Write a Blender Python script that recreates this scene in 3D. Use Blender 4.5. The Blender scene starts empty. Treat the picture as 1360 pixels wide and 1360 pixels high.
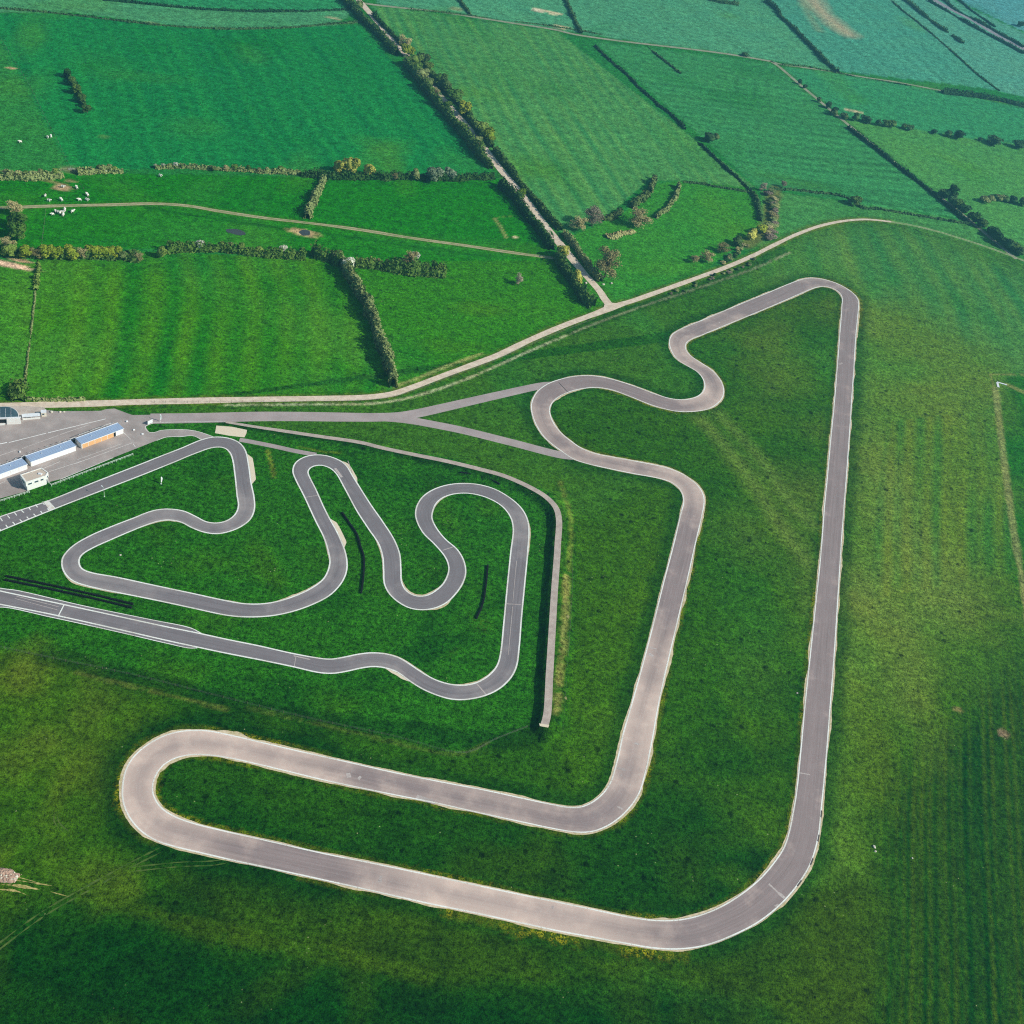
import bpy, bmesh, math, random
import numpy as np
from mathutils import Vector, Matrix, kdtree
from mathutils.geometry import tessellate_polygon
random.seed(7); rng = np.random.default_rng(7)
SC = bpy.context.scene; COL = SC.collection
PI = math.pi

# ------------------------------------------------------------------ camera model (surveyed from the constant width of the two circuits)
FOC, PITCH, ROLL, CAMH = 1629.0, math.radians(39.66), math.radians(-11.98), 350.0
_c, _s = math.cos(ROLL), math.sin(ROLL); _sp, _cp = math.sin(PITCH), math.cos(PITCH)
def at(x, y, z=0.0):
    """photo pixel -> point of the place at height z"""
    u, v = x-680.0, y-680.0
    u, v = _c*u-_s*v, _s*u+_c*v
    d = FOC*_sp+v*_cp
    k = (CAMH-z)/d
    return Vector((u*k, (FOC*_cp-v*_sp)*k, z))
def at_np(P, z=0.0):
    P = np.asarray(P, float)
    u, v = P[:, 0]-680, P[:, 1]-680
    u, v = _c*u-_s*v, _s*u+_c*v
    k = (CAMH-z)/(FOC*_sp+v*_cp)
    return np.c_[u*k, (FOC*_cp-v*_sp)*k]
def px_np(X, Y):
    """ground -> photo pixel, used to look up which field a ground vertex belongs to"""
    dep = Y*_cp+CAMH*_sp
    dep = np.where(dep < 1, 1, dep)
    u = FOC*X/dep; v = FOC*(CAMH*_cp-Y*_sp)/dep
    return 680+_c*u+_s*v, 680-_s*u+_c*v

# ------------------------------------------------------------------ small helpers
def lin(r, g, b, k=1.0):
    f = lambda c: (c/255/12.92 if c/255 <= .04045 else ((c/255+.055)/1.055)**2.4)
    return (f(r)*k, f(g)*k, f(b)*k)
def tag(o, label=None, cat=None, group=None, kind=None):
    if label: o['label'] = label
    if cat: o['category'] = cat
    if group: o['group'] = group
    if kind: o['kind'] = kind
    return o
def link(name, me, mat=None, parent=None):
    o = bpy.data.objects.new(name, me); COL.objects.link(o)
    if mat is not None and not me.materials: me.materials.append(mat)
    if parent: o.parent = parent
    return o
def empty(name, loc, rz=0.0):
    o = bpy.data.objects.new(name, None); COL.objects.link(o)
    o.location = loc; o.rotation_euler.z = rz; o.empty_display_size = .5
    return o
def mesh_from(name, V, F, smooth=False):
    me = bpy.data.meshes.new(name)
    me.from_pydata([tuple(v) for v in V], [], [tuple(f) for f in F]); me.update()
    if smooth: me.polygons.foreach_set('use_smooth', [True]*len(me.polygons))
    return me
def quads_mesh(name, V, Q):
    """fast mesh of quads from numpy arrays"""
    me = bpy.data.meshes.new(name)
    V = np.asarray(V, np.float32); Q = np.asarray(Q, np.int32)
    me.vertices.add(len(V)); me.vertices.foreach_set('co', V.ravel())
    me.loops.add(Q.size); me.loops.foreach_set('vertex_index', Q.ravel())
    me.polygons.add(len(Q))
    me.polygons.foreach_set('loop_start', np.arange(0, Q.size, 4, dtype=np.int32))
    me.update(calc_edges=True); me.validate()
    return me
class MB:
    """collects boxes, bars and lathes into one mesh"""
    def __init__(s): s.bm = bmesh.new()
    def box(s, c, d, rz=0.0, bev=0.0, rx=0.0):
        g = bmesh.ops.create_cube(s.bm, size=1.0)
        M = Matrix.Translation(c) @ Matrix.Rotation(rz, 4, 'Z') @ Matrix.Rotation(rx, 4, 'X') @ Matrix.Diagonal((d[0], d[1], d[2], 1))
        bmesh.ops.transform(s.bm, matrix=M, verts=g['verts'])
        if bev: bmesh.ops.bevel(s.bm, geom=list({e for v in g['verts'] for e in v.link_edges}), offset=bev, segments=1, affect='EDGES')
        return s
    def bar(s, a, b, r, n=6, r2=None):
        a, b = Vector(a), Vector(b); d = b-a
        g = bmesh.ops.create_cone(s.bm, cap_ends=True, segments=n, radius1=r, radius2=r if r2 is None else r2, depth=d.length)
        M = Matrix.Translation((a+b)/2) @ d.to_track_quat('Z', 'Y').to_matrix().to_4x4()
        bmesh.ops.transform(s.bm, matrix=M, verts=g['verts']); return s
    def prism(s, pts, z0, z1):
        lo = [s.bm.verts.new((p[0], p[1], z0)) for p in pts]; hi = [s.bm.verts.new((p[0], p[1], z1)) for p in pts]
        n = len(pts)
        s.bm.faces.new(hi); s.bm.faces.new(lo[::-1])
        for i in range(n): s.bm.faces.new((lo[i], lo[(i+1) % n], hi[(i+1) % n], hi[i]))
        return s
    def quad(s, *p):
        s.bm.faces.new([s.bm.verts.new(q) for q in p]); return s
    def mesh(s, name):
        bmesh.ops.recalc_face_normals(s.bm, faces=s.bm.faces)
        me = bpy.data.meshes.new(name); s.bm.to_mesh(me); s.bm.free(); return me
    def build(s, name, mat, parent=None): return link(name, s.mesh(name), mat, parent)

# ------------------------------------------------------------------ curves
def spline(P, step=1.0, closed=False, smooth=0):
    P = np.asarray(P, float)
    n = len(P); out = []
    idx = (lambda i: P[i % n]) if closed else (lambda i: P[min(max(i, 0), n-1)] + (0 if 0 <= i < n else (P[0]-P[1] if i < 0 else P[-1]-P[-2])))
    for i in range(n if closed else n-1):
        p0, p1, p2, p3 = idx(i-1), idx(i), idx(i+1), idx(i+2)
        m = max(2, int(np.hypot(*(p2-p1))/step*2))
        # centripetal Catmull-Rom
        t0 = 0; t1 = t0+max(np.hypot(*(p1-p0)), 1e-6)**.5; t2 = t1+max(np.hypot(*(p2-p1)), 1e-6)**.5; t3 = t2+max(np.hypot(*(p3-p2)), 1e-6)**.5
        t = np.linspace(t1, t2, m, endpoint=False)[:, None]
        a1 = (t1-t)/(t1-t0)*p0+(t-t0)/(t1-t0)*p1; a2 = (t2-t)/(t2-t1)*p1+(t-t1)/(t2-t1)*p2; a3 = (t3-t)/(t3-t2)*p2+(t-t2)/(t3-t2)*p3
        b1 = (t2-t)/(t2-t0)*a1+(t-t0)/(t2-t0)*a2; b2 = (t3-t)/(t3-t1)*a2+(t-t1)/(t3-t1)*a3
        out.append((t2-t)/(t2-t1)*b1+(t-t1)/(t2-t1)*b2)
    Q = np.vstack(out+([] if closed else [P[-1:]]))
    Q = resample(Q, step, closed)
    for k in range(smooth):                                        # Taubin smoothing takes out the tremor of the survey, keeps the bends
        for lam in (.5, -.515):
            if closed: Lp = (np.roll(Q, 1, 0)+np.roll(Q, -1, 0))/2-Q
            else:
                Lp = np.zeros_like(Q); Lp[1:-1] = (Q[:-2]+Q[2:])/2-Q[1:-1]
            Q = Q+lam*Lp
    return Q
def resample(Q, step, closed=False, n=None):
    R = np.vstack([Q, Q[:1]]) if closed else Q
    d = np.r_[0, np.cumsum(np.hypot(*np.diff(R, axis=0).T))]
    m = n or max(2, int(round(d[-1]/step))+(0 if closed else 1))
    t = np.linspace(0, d[-1], m, endpoint=not closed)
    return np.c_[np.interp(t, d, R[:, 0]), np.interp(t, d, R[:, 1])]
def normals(Q, closed=False):
    T = (np.roll(Q, -1, 0)-np.roll(Q, 1, 0)) if closed else np.gradient(Q, axis=0)
    T /= np.maximum(np.hypot(T[:, 0], T[:, 1]), 1e-9)[:, None]
    return np.c_[-T[:, 1], T[:, 0]]
def arclen(Q): return np.r_[0, np.cumsum(np.hypot(*np.diff(Q, axis=0).T))]
def match(A, B):
    """monotone pairing of two edge curves"""
    D = np.hypot(A[:, None, 0]-B[None, :, 0], A[:, None, 1]-B[None, :, 1])
    n, m = D.shape; C = np.full((n, m), 1e18); C[0, 0] = D[0, 0]
    C[0] = np.cumsum(D[0]); C[:, 0] = np.cumsum(D[:, 0])
    Dl, Cl = D.tolist(), C.tolist()
    for i in range(1, n):
        ci, cp, di = Cl[i], Cl[i-1], Dl[i]
        for j in range(1, m): ci[j] = di[j]+min(cp[j], ci[j-1], cp[j-1])
    i, j = n-1, m-1; path = [(i, j)]
    while i or j:
        if i == 0: j -= 1
        elif j == 0: i -= 1
        else:
            a, b, c = Cl[i-1][j-1], Cl[i-1][j], Cl[i][j-1]
            if a <= b and a <= c: i -= 1; j -= 1
            elif b <= c: i -= 1
            else: j -= 1
        path.append((i, j))
    path = np.array(path[::-1], float); k = 10                     # even out the pairing so that neighbouring cross lines never fold
    pad = np.pad(path, ((k, k), (0, 0)), 'reflect', reflect_type='odd'); ker = np.hanning(2*k+3)[1:-1]; ker /= ker.sum()
    sm = np.stack([np.convolve(pad[:, c], ker, 'valid') for c in (0, 1)], -1); sm[0], sm[-1] = path[0], path[-1]
    at_i = lambda P, t: np.c_[np.interp(t, np.arange(len(P)), P[:, 0]), np.interp(t, np.arange(len(P)), P[:, 1])]
    return at_i(A, sm[:, 0]), at_i(B, sm[:, 1])
# value noise on arrays
_tab = rng.random((256, 256))
def vnoise(X, Y, s):
    x, y = np.asarray(X)/s, np.asarray(Y)/s
    i, j = np.floor(x).astype(int), np.floor(y).astype(int); fx, fy = x-i, y-j
    fx = fx*fx*(3-2*fx); fy = fy*fy*(3-2*fy)
    g = lambda a, b: _tab[a & 255, b & 255]
    return (g(i, j)*(1-fx)+g(i+1, j)*fx)*(1-fy)+(g(i, j+1)*(1-fx)+g(i+1, j+1)*fx)*fy
def fbm(X, Y, s): return (vnoise(X, Y, s)*.5+vnoise(X+91.7, Y+13.3, s/2.1)*.3+vnoise(X+7.7, Y+51.3, s/4.3)*.2)

# ------------------------------------------------------------------ materials
def new_mat(name):
    m = bpy.data.materials.new(name); m.use_nodes = True
    nt = m.node_tree; b = nt.nodes['Principled BSDF']; b.inputs['Specular IOR Level'].default_value = .15
    return m, nt, b
class NT:
    def __init__(s, nt): s.nt = nt; s.N = nt.nodes; s.L = nt.links
    def n(s, typ, **kw):
        x = s.N.new(typ)
        for k, v in kw.items():
            if k in x.inputs.keys() if isinstance(k, str) else False: pass
            setattr(x, k, v)
        return x
    def put(s, sock, v):
        if hasattr(v, 'is_output') or isinstance(v, bpy.types.NodeSocket): s.L.new(v, sock)
        else: sock.default_value = v
    def math(s, op, a, b=0.0, c=None, clamp=False):
        x = s.N.new('ShaderNodeMath'); x.operation = op; x.use_clamp = clamp
        s.put(x.inputs[0], a); s.put(x.inputs[1], b)
        if c is not None: s.put(x.inputs[2], c)
        return x.outputs[0]
    def mix(s, f, a, b, mode='MIX'):
        x = s.N.new('ShaderNodeMix'); x.data_type = 'RGBA'; x.blend_type = mode; x.clamp_factor = True
        s.put(x.inputs[0], f)
        for sock, v in ((x.inputs[6], a), (x.inputs[7], b)):
            s.put(sock, (*v, 1) if isinstance(v, tuple) and len(v) == 3 else v)
        return x.outputs[2]
    def noise(s, vec, scale, detail=3, rough=.55, out=0):
        x = s.N.new('ShaderNodeTexNoise'); s.put(x.inputs['Vector'], vec)
        x.inputs['Scale'].default_value = scale; x.inputs['Detail'].default_value = detail; x.inputs['Roughness'].default_value = rough
        return x.outputs[out]
    def vor(s, vec, scale, rnd=1.0, out='Distance'):
        x = s.N.new('ShaderNodeTexVoronoi'); s.put(x.inputs['Vector'], vec); x.inputs['Scale'].default_value = scale
        x.inputs['Randomness'].default_value = rnd; return x.outputs[out]
    def ramp(s, f, a, b, lo=0.0, hi=1.0, smooth=True):
        x = s.N.new('ShaderNodeMapRange'); x.interpolation_type = 'SMOOTHSTEP' if smooth else 'LINEAR'
        s.put(x.inputs[0], f)
        for i, v in zip((1, 2, 3, 4), (a, b, lo, hi)): s.put(x.inputs[i], v)
        return x.outputs[0]
    def scale(s, vec, v):
        x = s.N.new('ShaderNodeMapping'); s.L.new(vec, x.inputs[0]); x.inputs['Scale'].default_value = v; return x.outputs[0]
    def pos(s): return s.N.new('ShaderNodeNewGeometry').outputs['Position']
    def attr(s, name):
        x = s.N.new('ShaderNodeAttribute'); x.attribute_name = name; return x
    def bump(s, h, strength, dist):
        x = s.N.new('ShaderNodeBump'); s.put(x.inputs['Height'], h); x.inputs['Strength'].default_value = strength
        x.inputs['Distance'].default_value = dist; return x.outputs[0]
def simple(name, col, rough=.6, var=.12, scale=.8, spec=.15, metal=0.0):
    """plain surface with weathering from two noises"""
    m, nt, b = new_mat(name); t = NT(nt); p = t.pos()
    f = t.math('ADD', t.math('MULTIPLY', t.noise(p, scale, 4), var), t.math('MULTIPLY', t.noise(p, scale*6, 3), var*.7))
    f = t.math('ADD', t.math('SUBTRACT', f, var*.85), 1.0)
    g = t.N.new('ShaderNodeVectorMath'); g.operation = 'SCALE'; g.inputs[0].default_value = col; nt.links.new(f, g.inputs['Scale'])
    nt.links.new(g.outputs[0], b.inputs['Base Color'])
    b.inputs['Roughness'].default_value = rough; b.inputs['Specular IOR Level'].default_value = spec; b.inputs['Metallic'].default_value = metal
    return m
HAZE, SUN_E, SKY_E, EXPO = 3.3e-4, 4.0, .07, 0.5
OUT=[(900.4,438.5),(933,424.5),(967.3,410),(1017,389.6),(1064.3,370.9),(1078.7,368.9),(1094,370.9),(1111.8,376.4),(1129.4,386.3),(1139.3,396.3),(1140.9,404),(1139.3,426),(1137.1,450.3),(1134.5,494.4),(1132,529.7),(1129.4,571.6),(1124.5,640),(1119.3,707.5),(1115,775),(1109.5,862.5),(1103.6,940),(1099.3,996.5),(1095.3,1041),(1091.3,1081),(1089,1105),(1084.7,1126),(1076.5,1150),(1065.9,1168.2),(1051.8,1187),(1033.5,1206),(1005.7,1227.2),(968.7,1245.7),(934.7,1257.5),(900.7,1261.8),(866.8,1260.2),(832.8,1254.5),(786.5,1246),(740,1237.5),(699.5,1228.7),(628.5,1213.3),(560.6,1199.4),(492.6,1184),(425,1169),(355,1153.7),(308.8,1143.8),(262.5,1133),(228.5,1124.7),(203.8,1116),(185.3,1103.7),(169.9,1085),(162,1063.5),(161.8,1041.9),(166.8,1020.3),(179,1001.8),(200.7,984.8),(222.4,974.6),(244,970),(271.8,969.3),(296.5,973.4),(339.7,983.2),(376.8,992),(410,999.5),(461.8,1011),(523.5,1025),(585.3,1037.3),(647,1049),(700,1060.5),(730.9,1067),(755.3,1071.2),(772,1070.5),(791,1061),(808,1042),(818.5,1010),(826.6,974),(836.4,940),(852.5,882.5),(867.5,825),(882.5,765),(892.5,727.5),(902.5,685),(907,664),(902.5,650.5),(891,641),(874,635.6),(843.5,630),(810,623.2),(781,616.6),(761.5,610.3),(748,601.5),(732.8,590.4),(721.8,580.5),(712.9,567.3),(706.8,553),(704.8,539.7),(707.4,528.7),(714,518.8),(726.2,509.9),(743.8,503.3),(763.7,499.3),(783.5,498.5),(803.4,501),(823.2,506.2),(847.5,514.3),(869.6,522.7),(889.4,528.7),(904.9,530.4),(920.3,528.2),(931.3,522),(935.3,513.2),(932.4,502.2),(924.7,493.4),(911.5,485.7),(898.2,476.8),(890.5,464.7),(888.3,453.7),(891.6,444.9)]
INN=[(928.7,447),(966.2,431.5),(1021.3,408.8),(1065.4,389.6),(1085.3,381.9),(1096.3,380.8),(1107.3,384),(1115,389.6),(1117.7,395.2),(1117.3,408.4),(1114.4,445.9),(1110.6,494.4),(1106.9,538.5),(1102.5,582.6),(1097.5,637),(1094.5,667.5),(1088.8,740),(1082.5,800),(1075,870),(1067.6,940),(1062.4,996.5),(1056.5,1053),(1051.8,1081),(1047.5,1102),(1040.6,1124),(1027.3,1144.5),(1008.8,1166),(984,1186.5),(956.3,1203.5),(925.4,1215.7),(897.6,1221),(866.7,1221),(835.9,1217),(792.6,1207.8),(746.3,1198.2),(684,1185.5),(616.2,1171),(554.4,1157.7),(492.6,1144.9),(440,1134.5),(410,1128),(355,1115.5),(293.4,1101.5),(256.3,1092.2),(231.6,1083),(216,1072.8),(206.3,1058.9),(203.8,1045),(208.4,1029.6),(217.7,1017.2),(231.6,1008.6),(250,1003.9),(278,1003.9),(308.8,1008.5),(349,1017.6),(386,1026.5),(420,1034.8),(461.8,1044),(523.5,1056.7),(579,1067.6),(631.6,1079.5),(693.4,1092.9),(738.5,1102.3),(766,1106.3),(786,1105.6),(808,1097.5),(830,1081),(848.2,1057.3),(857.5,1029.6),(866.7,986.3),(874.8,940),(885,892.5),(895,850),(905,807.5),(915,765),(923.8,725),(932.5,687.5),(936,667.5),(934.5,656.3),(927.5,645),(915,634.5),(900,625.9),(880.3,619.5),(852.5,613.7),(816,607),(791,602),(774.7,596),(759.3,586),(746,575),(736,561.8),(731,548.5),(731.7,539.7),(736,533),(746,525.4),(761.5,519.4),(779,515.9),(796.8,515.4),(814.4,518.8),(836.5,526.9),(863,537.5),(885,544),(901.5,547),(923,546.9),(942,543.2),(955,534.8),(961.3,525.3),(961.3,514.3),(956.3,503.2),(945.2,491),(928.7,480),(916.5,471.2),(911,462.4),(913.2,454.7),(919.9,450.3)]
L=[(0,685.6),(63.5,664.8),(123.5,640.6),(178,619.3),(218,603.5),(240,595),(268.2,583.4),(286,579.9),(305.7,582),(319,588.2),(326.7,598.2),(331,617),(334.4,641.2),(338.4,661),(338.8,676.5),(333.3,689.7),(321.2,699.6),(305.7,706.3),(288,709.6),(270.4,707.4),(252.8,700.7),(239.6,694),(223,691.3),(206.7,693.9),(193.2,698.5),(177,704.9),(146.5,718),(123.5,728.5),(111.2,736),(107,741),(106.3,748.8),(110.3,755.4),(123.5,760.3),(154.4,765.8),(198.5,775.3),(253.7,787),(300,797),(322,800.8),(344,801.5),(366.2,798.6),(392.6,790.3),(414,780),(429.5,767.5),(437,748.2),(434.8,731.6),(429.2,714),(418.2,692),(402.8,658.8),(391.7,636.8),(388,625.7),(391.7,614.7),(402.8,607),(418.2,603.7),(433.7,604.8),(449,609.9),(459.5,617),(471,635),(493,669.7),(508.5,691.8),(524,716),(531.7,735.9),(533.4,755.8),(534.5,773.2),(540.5,784.3),(551.5,790.4),(564.7,790.6),(576.5,785),(588,774.5),(594.6,760),(594.8,751.5),(590.5,740.2),(577,723.8),(561.5,708.4),(552.7,691.8),(551,680.8),(553.8,669.7),(561.5,658.7),(574.7,649.9),(592.4,643.9),(612.3,641.5),(634.3,642.8),(656.4,648.8),(676.2,659.8),(691.7,673),(700.5,687.4),(703.4,702.8),(702,731),(698.1,773.2),(693.5,821.6),(690.6,859),(686.8,885.6),(679,901),(663.7,915.4),(646,924.2),(628.4,928.6),(613,930.2),(596.5,928.9),(576.5,922.8),(560.2,915.5),(542.6,904.5),(527.2,893.5),(511.8,888),(496.3,886.2),(480.9,888),(458.8,892.8),(441.2,895.2),(423.5,894.1),(388.2,886.2),(344,877),(300,868.4),(260.3,860),(220.6,851.4),(154.4,836.2),(66.2,816.5),(0,803.5)]
R=[(0,706),(74,676),(141.2,650),(187,632.3),(232,614.2),(257.2,603.7),(283.7,594.9),(297,595.3),(304.6,601.5),(308,610.3),(311.3,632.4),(314,658.8),(315.7,672),(311.3,683),(301.3,690.8),(288,694),(274.9,692.6),(259.4,684.9),(244,678.2),(224,675.5),(208.4,676.6),(192,681.3),(180,686.3),(158.8,694.4),(123.5,709),(100.6,721.5),(90,730.3),(82.2,741),(81.6,753.2),(87,764.3),(97,772.6),(110.3,777.5),(132.4,783),(165.4,789.6),(209.6,798.5),(253.7,808),(300,817.8),(322,820),(344,820),(366.2,817.8),(392.6,811.8),(419,801.9),(439,790.9),(453,776.5),(460,763),(462,749.3),(459,731.6),(449,707.4),(438,687.5),(429.3,669.9),(420.4,650),(411.6,632.4),(410,626.8),(413.8,621.3),(424.9,618.5),(435.9,621.3),(444.7,628),(456.5,648),(473.2,679),(488.7,702.8),(502,722.7),(507.4,740.4),(508.5,758),(509.6,775.4),(516.2,788.7),(529.4,800.8),(544.9,808.5),(560.5,810.6),(576.5,808.7),(593.2,801.3),(607.4,787.4),(616.3,773),(619.5,760),(616.8,744.5),(607.8,729.3),(592.4,716),(580.2,700.6),(574.7,688.5),(575.8,678.5),(581.3,667.5),(592.4,659.8),(610,655.8),(627.6,656.5),(647.5,662),(665.1,671.9),(676.2,685.1),(680.6,700.6),(677.2,735),(672.6,779.7),(668,828.2),(663.7,868),(659.3,883.4),(648.2,896.6),(630.6,906.5),(613,909.4),(596.5,907.7),(578.5,902.1),(563.5,894),(549.3,884.6),(531.6,873.6),(514,868),(494,866.3),(476.5,868),(454.4,872.5),(439,874.7),(421.3,873),(388.2,867),(344,857),(300,848.1),(264.7,840.4),(220.6,831.5),(154.4,817.2),(86,802.4),(0,784)]
# ------------------------------------------------------------------ survey: roads (pixels of the photograph put on the ground)
W = lambda P, z=0.0: at_np(P, z)
o_edge = spline(W(OUT), 1.6, True, 6); i_edge = spline(W(INN), 1.6, True, 6)
l_edge = spline(W([(-18, 692.5)]+L+[(-18, 799.5)]), 1.1, False, 5); r_edge = spline(W([(-18, 713)]+R+[(-18, 779.7)]), 1.1, False, 5)
# start both loops at the same place
k0 = int(np.argmin(np.hypot(*(i_edge-o_edge[0]).T))); i_edge = np.roll(i_edge, -k0, 0)
oA, iB = match(np.vstack([o_edge, o_edge[:1]]), np.vstack([i_edge, i_edge[:1]]))
lA, rB = match(l_edge, r_edge)

LANE = [(-60,541),(0,539),(60,537.5),(123.5,536),(180,534),(240,532.6),(312,531),(400,529.6),(480,528),(505,525.8),(521.8,523),(548.2,514.2),(592,497.6),(636,481.5),(660,472.4),(704,451.5),(748,432.7),(792,416),(812,407.5),(836.4,400.7),(880.6,385.3),(924.7,369.5),(960,356.6),(997,341),(1030,324.5),(1060,310.5),(1093,299),(1126,292.8),(1152.6,291.5),(1183.5,294.5)]
LANE2 = [(1178,293.8),(1210,299),(1245,307.5),(1280,318),(1330,335),(1362,347),(1420,371)]
TRACK2 = [(812,408),(803.4,397.4),(796,386),(777,364.5),(753,335.3),(729.4,305.9),(708.8,279.4),(688.2,253),(664.7,225),(641.2,194),(617.6,164.7),(600,144),(582.3,123.5),(564.7,100),(547,81),(529.4,61.8),(508.8,38.2),(491.2,17),(478,2),(455,-24)]
TRACK4 = [(-60,277),(0,275.9),(73.5,273.5),(147,272),(205.9,270.6),(250,273.5),(294,280.9),(353,289.7),(400,295),(473.5,304.4),(547,316.2),(620.6,326.5),(679.4,335.3),(748,344.5)]
ROAD3 = [(481,4),(494,5.9),(541,11.2),(588.2,16.2),(635.3,23.5),(682.4,30.9),(738.2,39.7),(760,45),(804,51.8),(848.2,57.4),(914.4,65),(958.5,70.6),(1002.7,77.7),(1024,81.5)]
ROAD3B = [(1024,81.5),(1032,86.5),(1042.4,94.9),(1060,110.3),(1086.5,132.4),(1113,154.4),(1148.2,183),(1183.5,211.8),(1218.8,240.4),(1249.7,262.5),(1274,281.3),(1302,304.5),(1330,328),(1350,344)]
ROAD3C = [(1024,81.5),(1040,86),(1060,88.5),(1104,95),(1148,102.6),(1192,109.2),(1249.7,120.2),(1300,129),(1362,141.5),(1420,154)]
RAIL = [(1205,-22),(1240.9,0),(1258.5,9.9),(1291.6,26.5),(1324.7,46.3),(1360,65),(1420,98)]
LANE_W = spline(W(LANE), 2.0, False, 4)
CONN = [(200,556),(240,555.5),(290,554.5),(340,553.2),(400,553.2),(460,554),(500,554.2),(530,553),(552,549.5),(592,540.7),(658.5,525.5),(724.7,511.5),(738,511)]
CONN2 = [(500,554.2),(530,556.5),(552,559.5),(580,564.6),(614.4,571.6),(680.6,588),(746.8,604.5),(768,606)]
BANK_H = 2.3
BANKP = [(300,560.5),(334.4,566.2),(378.5,572.8),(422.7,579.4),(480,588),(504,594),(548.2,603.5),(592.4,612.4),(636.5,623),(669.6,632.2),(702.7,646.6),(724.7,659.8),(738,674),(742.3,689.6),(740.8,722.7),(739.8,740),(736.5,784),(733.2,839.3),(729.9,894.4),(726.6,949.6),(723.2,963)]
def bank_h(t): return BANK_H*min(1, max(0, (t-.10)/.4))
_bp = np.array(BANKP, float); _bt = np.linspace(0, 1, len(_bp))
BANK_C = np.array([at(p[0], p[1], bank_h(t))[:] for p, t in zip(_bp, _bt)])
_b2 = spline(BANK_C[:, :2], 1.2, False, 4)
BANK_Z = np.interp(arclen(_b2)/arclen(_b2)[-1], arclen(BANK_C[:, :2])/arclen(BANK_C[:, :2])[-1], BANK_C[:, 2])
BANK = _b2

def poly_dist(X, Y, Q, reach):
    """distance of points to a polyline and signed side / index, only near it"""
    D = np.full(X.shape, 1e9); S = np.zeros(X.shape); I = np.zeros(X.shape)
    m = (X > Q[:, 0].min()-reach) & (X < Q[:, 0].max()+reach) & (Y > Q[:, 1].min()-reach) & (Y < Q[:, 1].max()+reach)
    w = np.nonzero(m.ravel())[0]
    if not len(w): return D, S, I
    P = np.c_[X.ravel()[w], Y.ravel()[w]]
    best = np.full(len(P), 1e9); bs = np.zeros(len(P)); bi = np.zeros(len(P))
    for c in range(0, len(Q)-1, 24):                               # blocks of segments with their own bounding box
        q = Q[c:c+25]
        mm = (P[:, 0] > q[:, 0].min()-reach) & (P[:, 0] < q[:, 0].max()+reach) & (P[:, 1] > q[:, 1].min()-reach) & (P[:, 1] < q[:, 1].max()+reach)
        ww = np.nonzero(mm)[0]
        if not len(ww): continue
        p = P[ww]
        for k in range(len(q)-1):
            a, b = q[k], q[k+1]; d = b-a; l2 = max(d@d, 1e-9)
            t = np.clip(((p-a)@d)/l2, 0, 1); r = p-a-t[:, None]*d
            dd = np.hypot(r[:, 0], r[:, 1]); u = dd < best[ww]
            best[ww] = np.where(u, dd, best[ww])
            bs[ww] = np.where(u, np.sign(d[0]*(p[:, 1]-a[1])-d[1]*(p[:, 0]-a[0])), bs[ww]); bi[ww] = np.where(u, c+k+t, bi[ww])
    D.ravel()[w] = best; S.ravel()[w] = bs; I.ravel()[w] = bi
    return D, S, I
def in_poly(PX, PY, poly):
    r = np.zeros(PX.shape, bool); n = len(poly)
    for i in range(n):
        x1, y1 = poly[i]; x2, y2 = poly[(i+1) % n]
        c = (y1 > PY) != (y2 > PY)
        with np.errstate(divide='ignore', invalid='ignore'):
            r ^= c & (PX < (x2-x1)*(PY-y1)/((y2-y1) if y2 != y1 else 1e-9)+x1)
    return r

# ------------------------------------------------------------------ ground: one sheet to the horizon, fine where the circuit lies
def axis(parts, far):
    a = []
    for lo, hi, st in parts: a.append(np.arange(lo, hi, st))
    a = np.concatenate(a); st0, st1 = a[1]-a[0], a[-1]-a[-2]
    lo = []; x = a[0]; st = st0*1.5
    while x > -far: x -= st; st *= 1.35; lo.append(x)
    hi = []; x = a[-1]; st = st1*1.5
    while x < far: x += st; st *= 1.35; hi.append(x)
    return np.r_[lo[::-1], a, hi]
gx = axis([(-480, -210, 3.0), (-210, 310, 1.25), (310, 560, 3.0)], 4000)
gy = axis([(120, 640, 1.25), (640, 1000, 2.6), (1000, 1560, 4.5)], 4000)
GX, GY = np.meshgrid(gx, gy)
PX, PY = px_np(GX, GY)
behind = (GY*_cp+CAMH*_sp) < 30
PX[behind] = -9999; PY[behind] = 9999
Cc = np.zeros(GX.shape+(3,)); MS = np.zeros(GX.shape+(3,))     # colour; masks: flowers, tussocks, coarse grass
PXW = PX+(fbm(GX, GY, 22)-.5)*40
PYW = PY+(fbm(GX+77, GY, 22)-.5)*32
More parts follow.
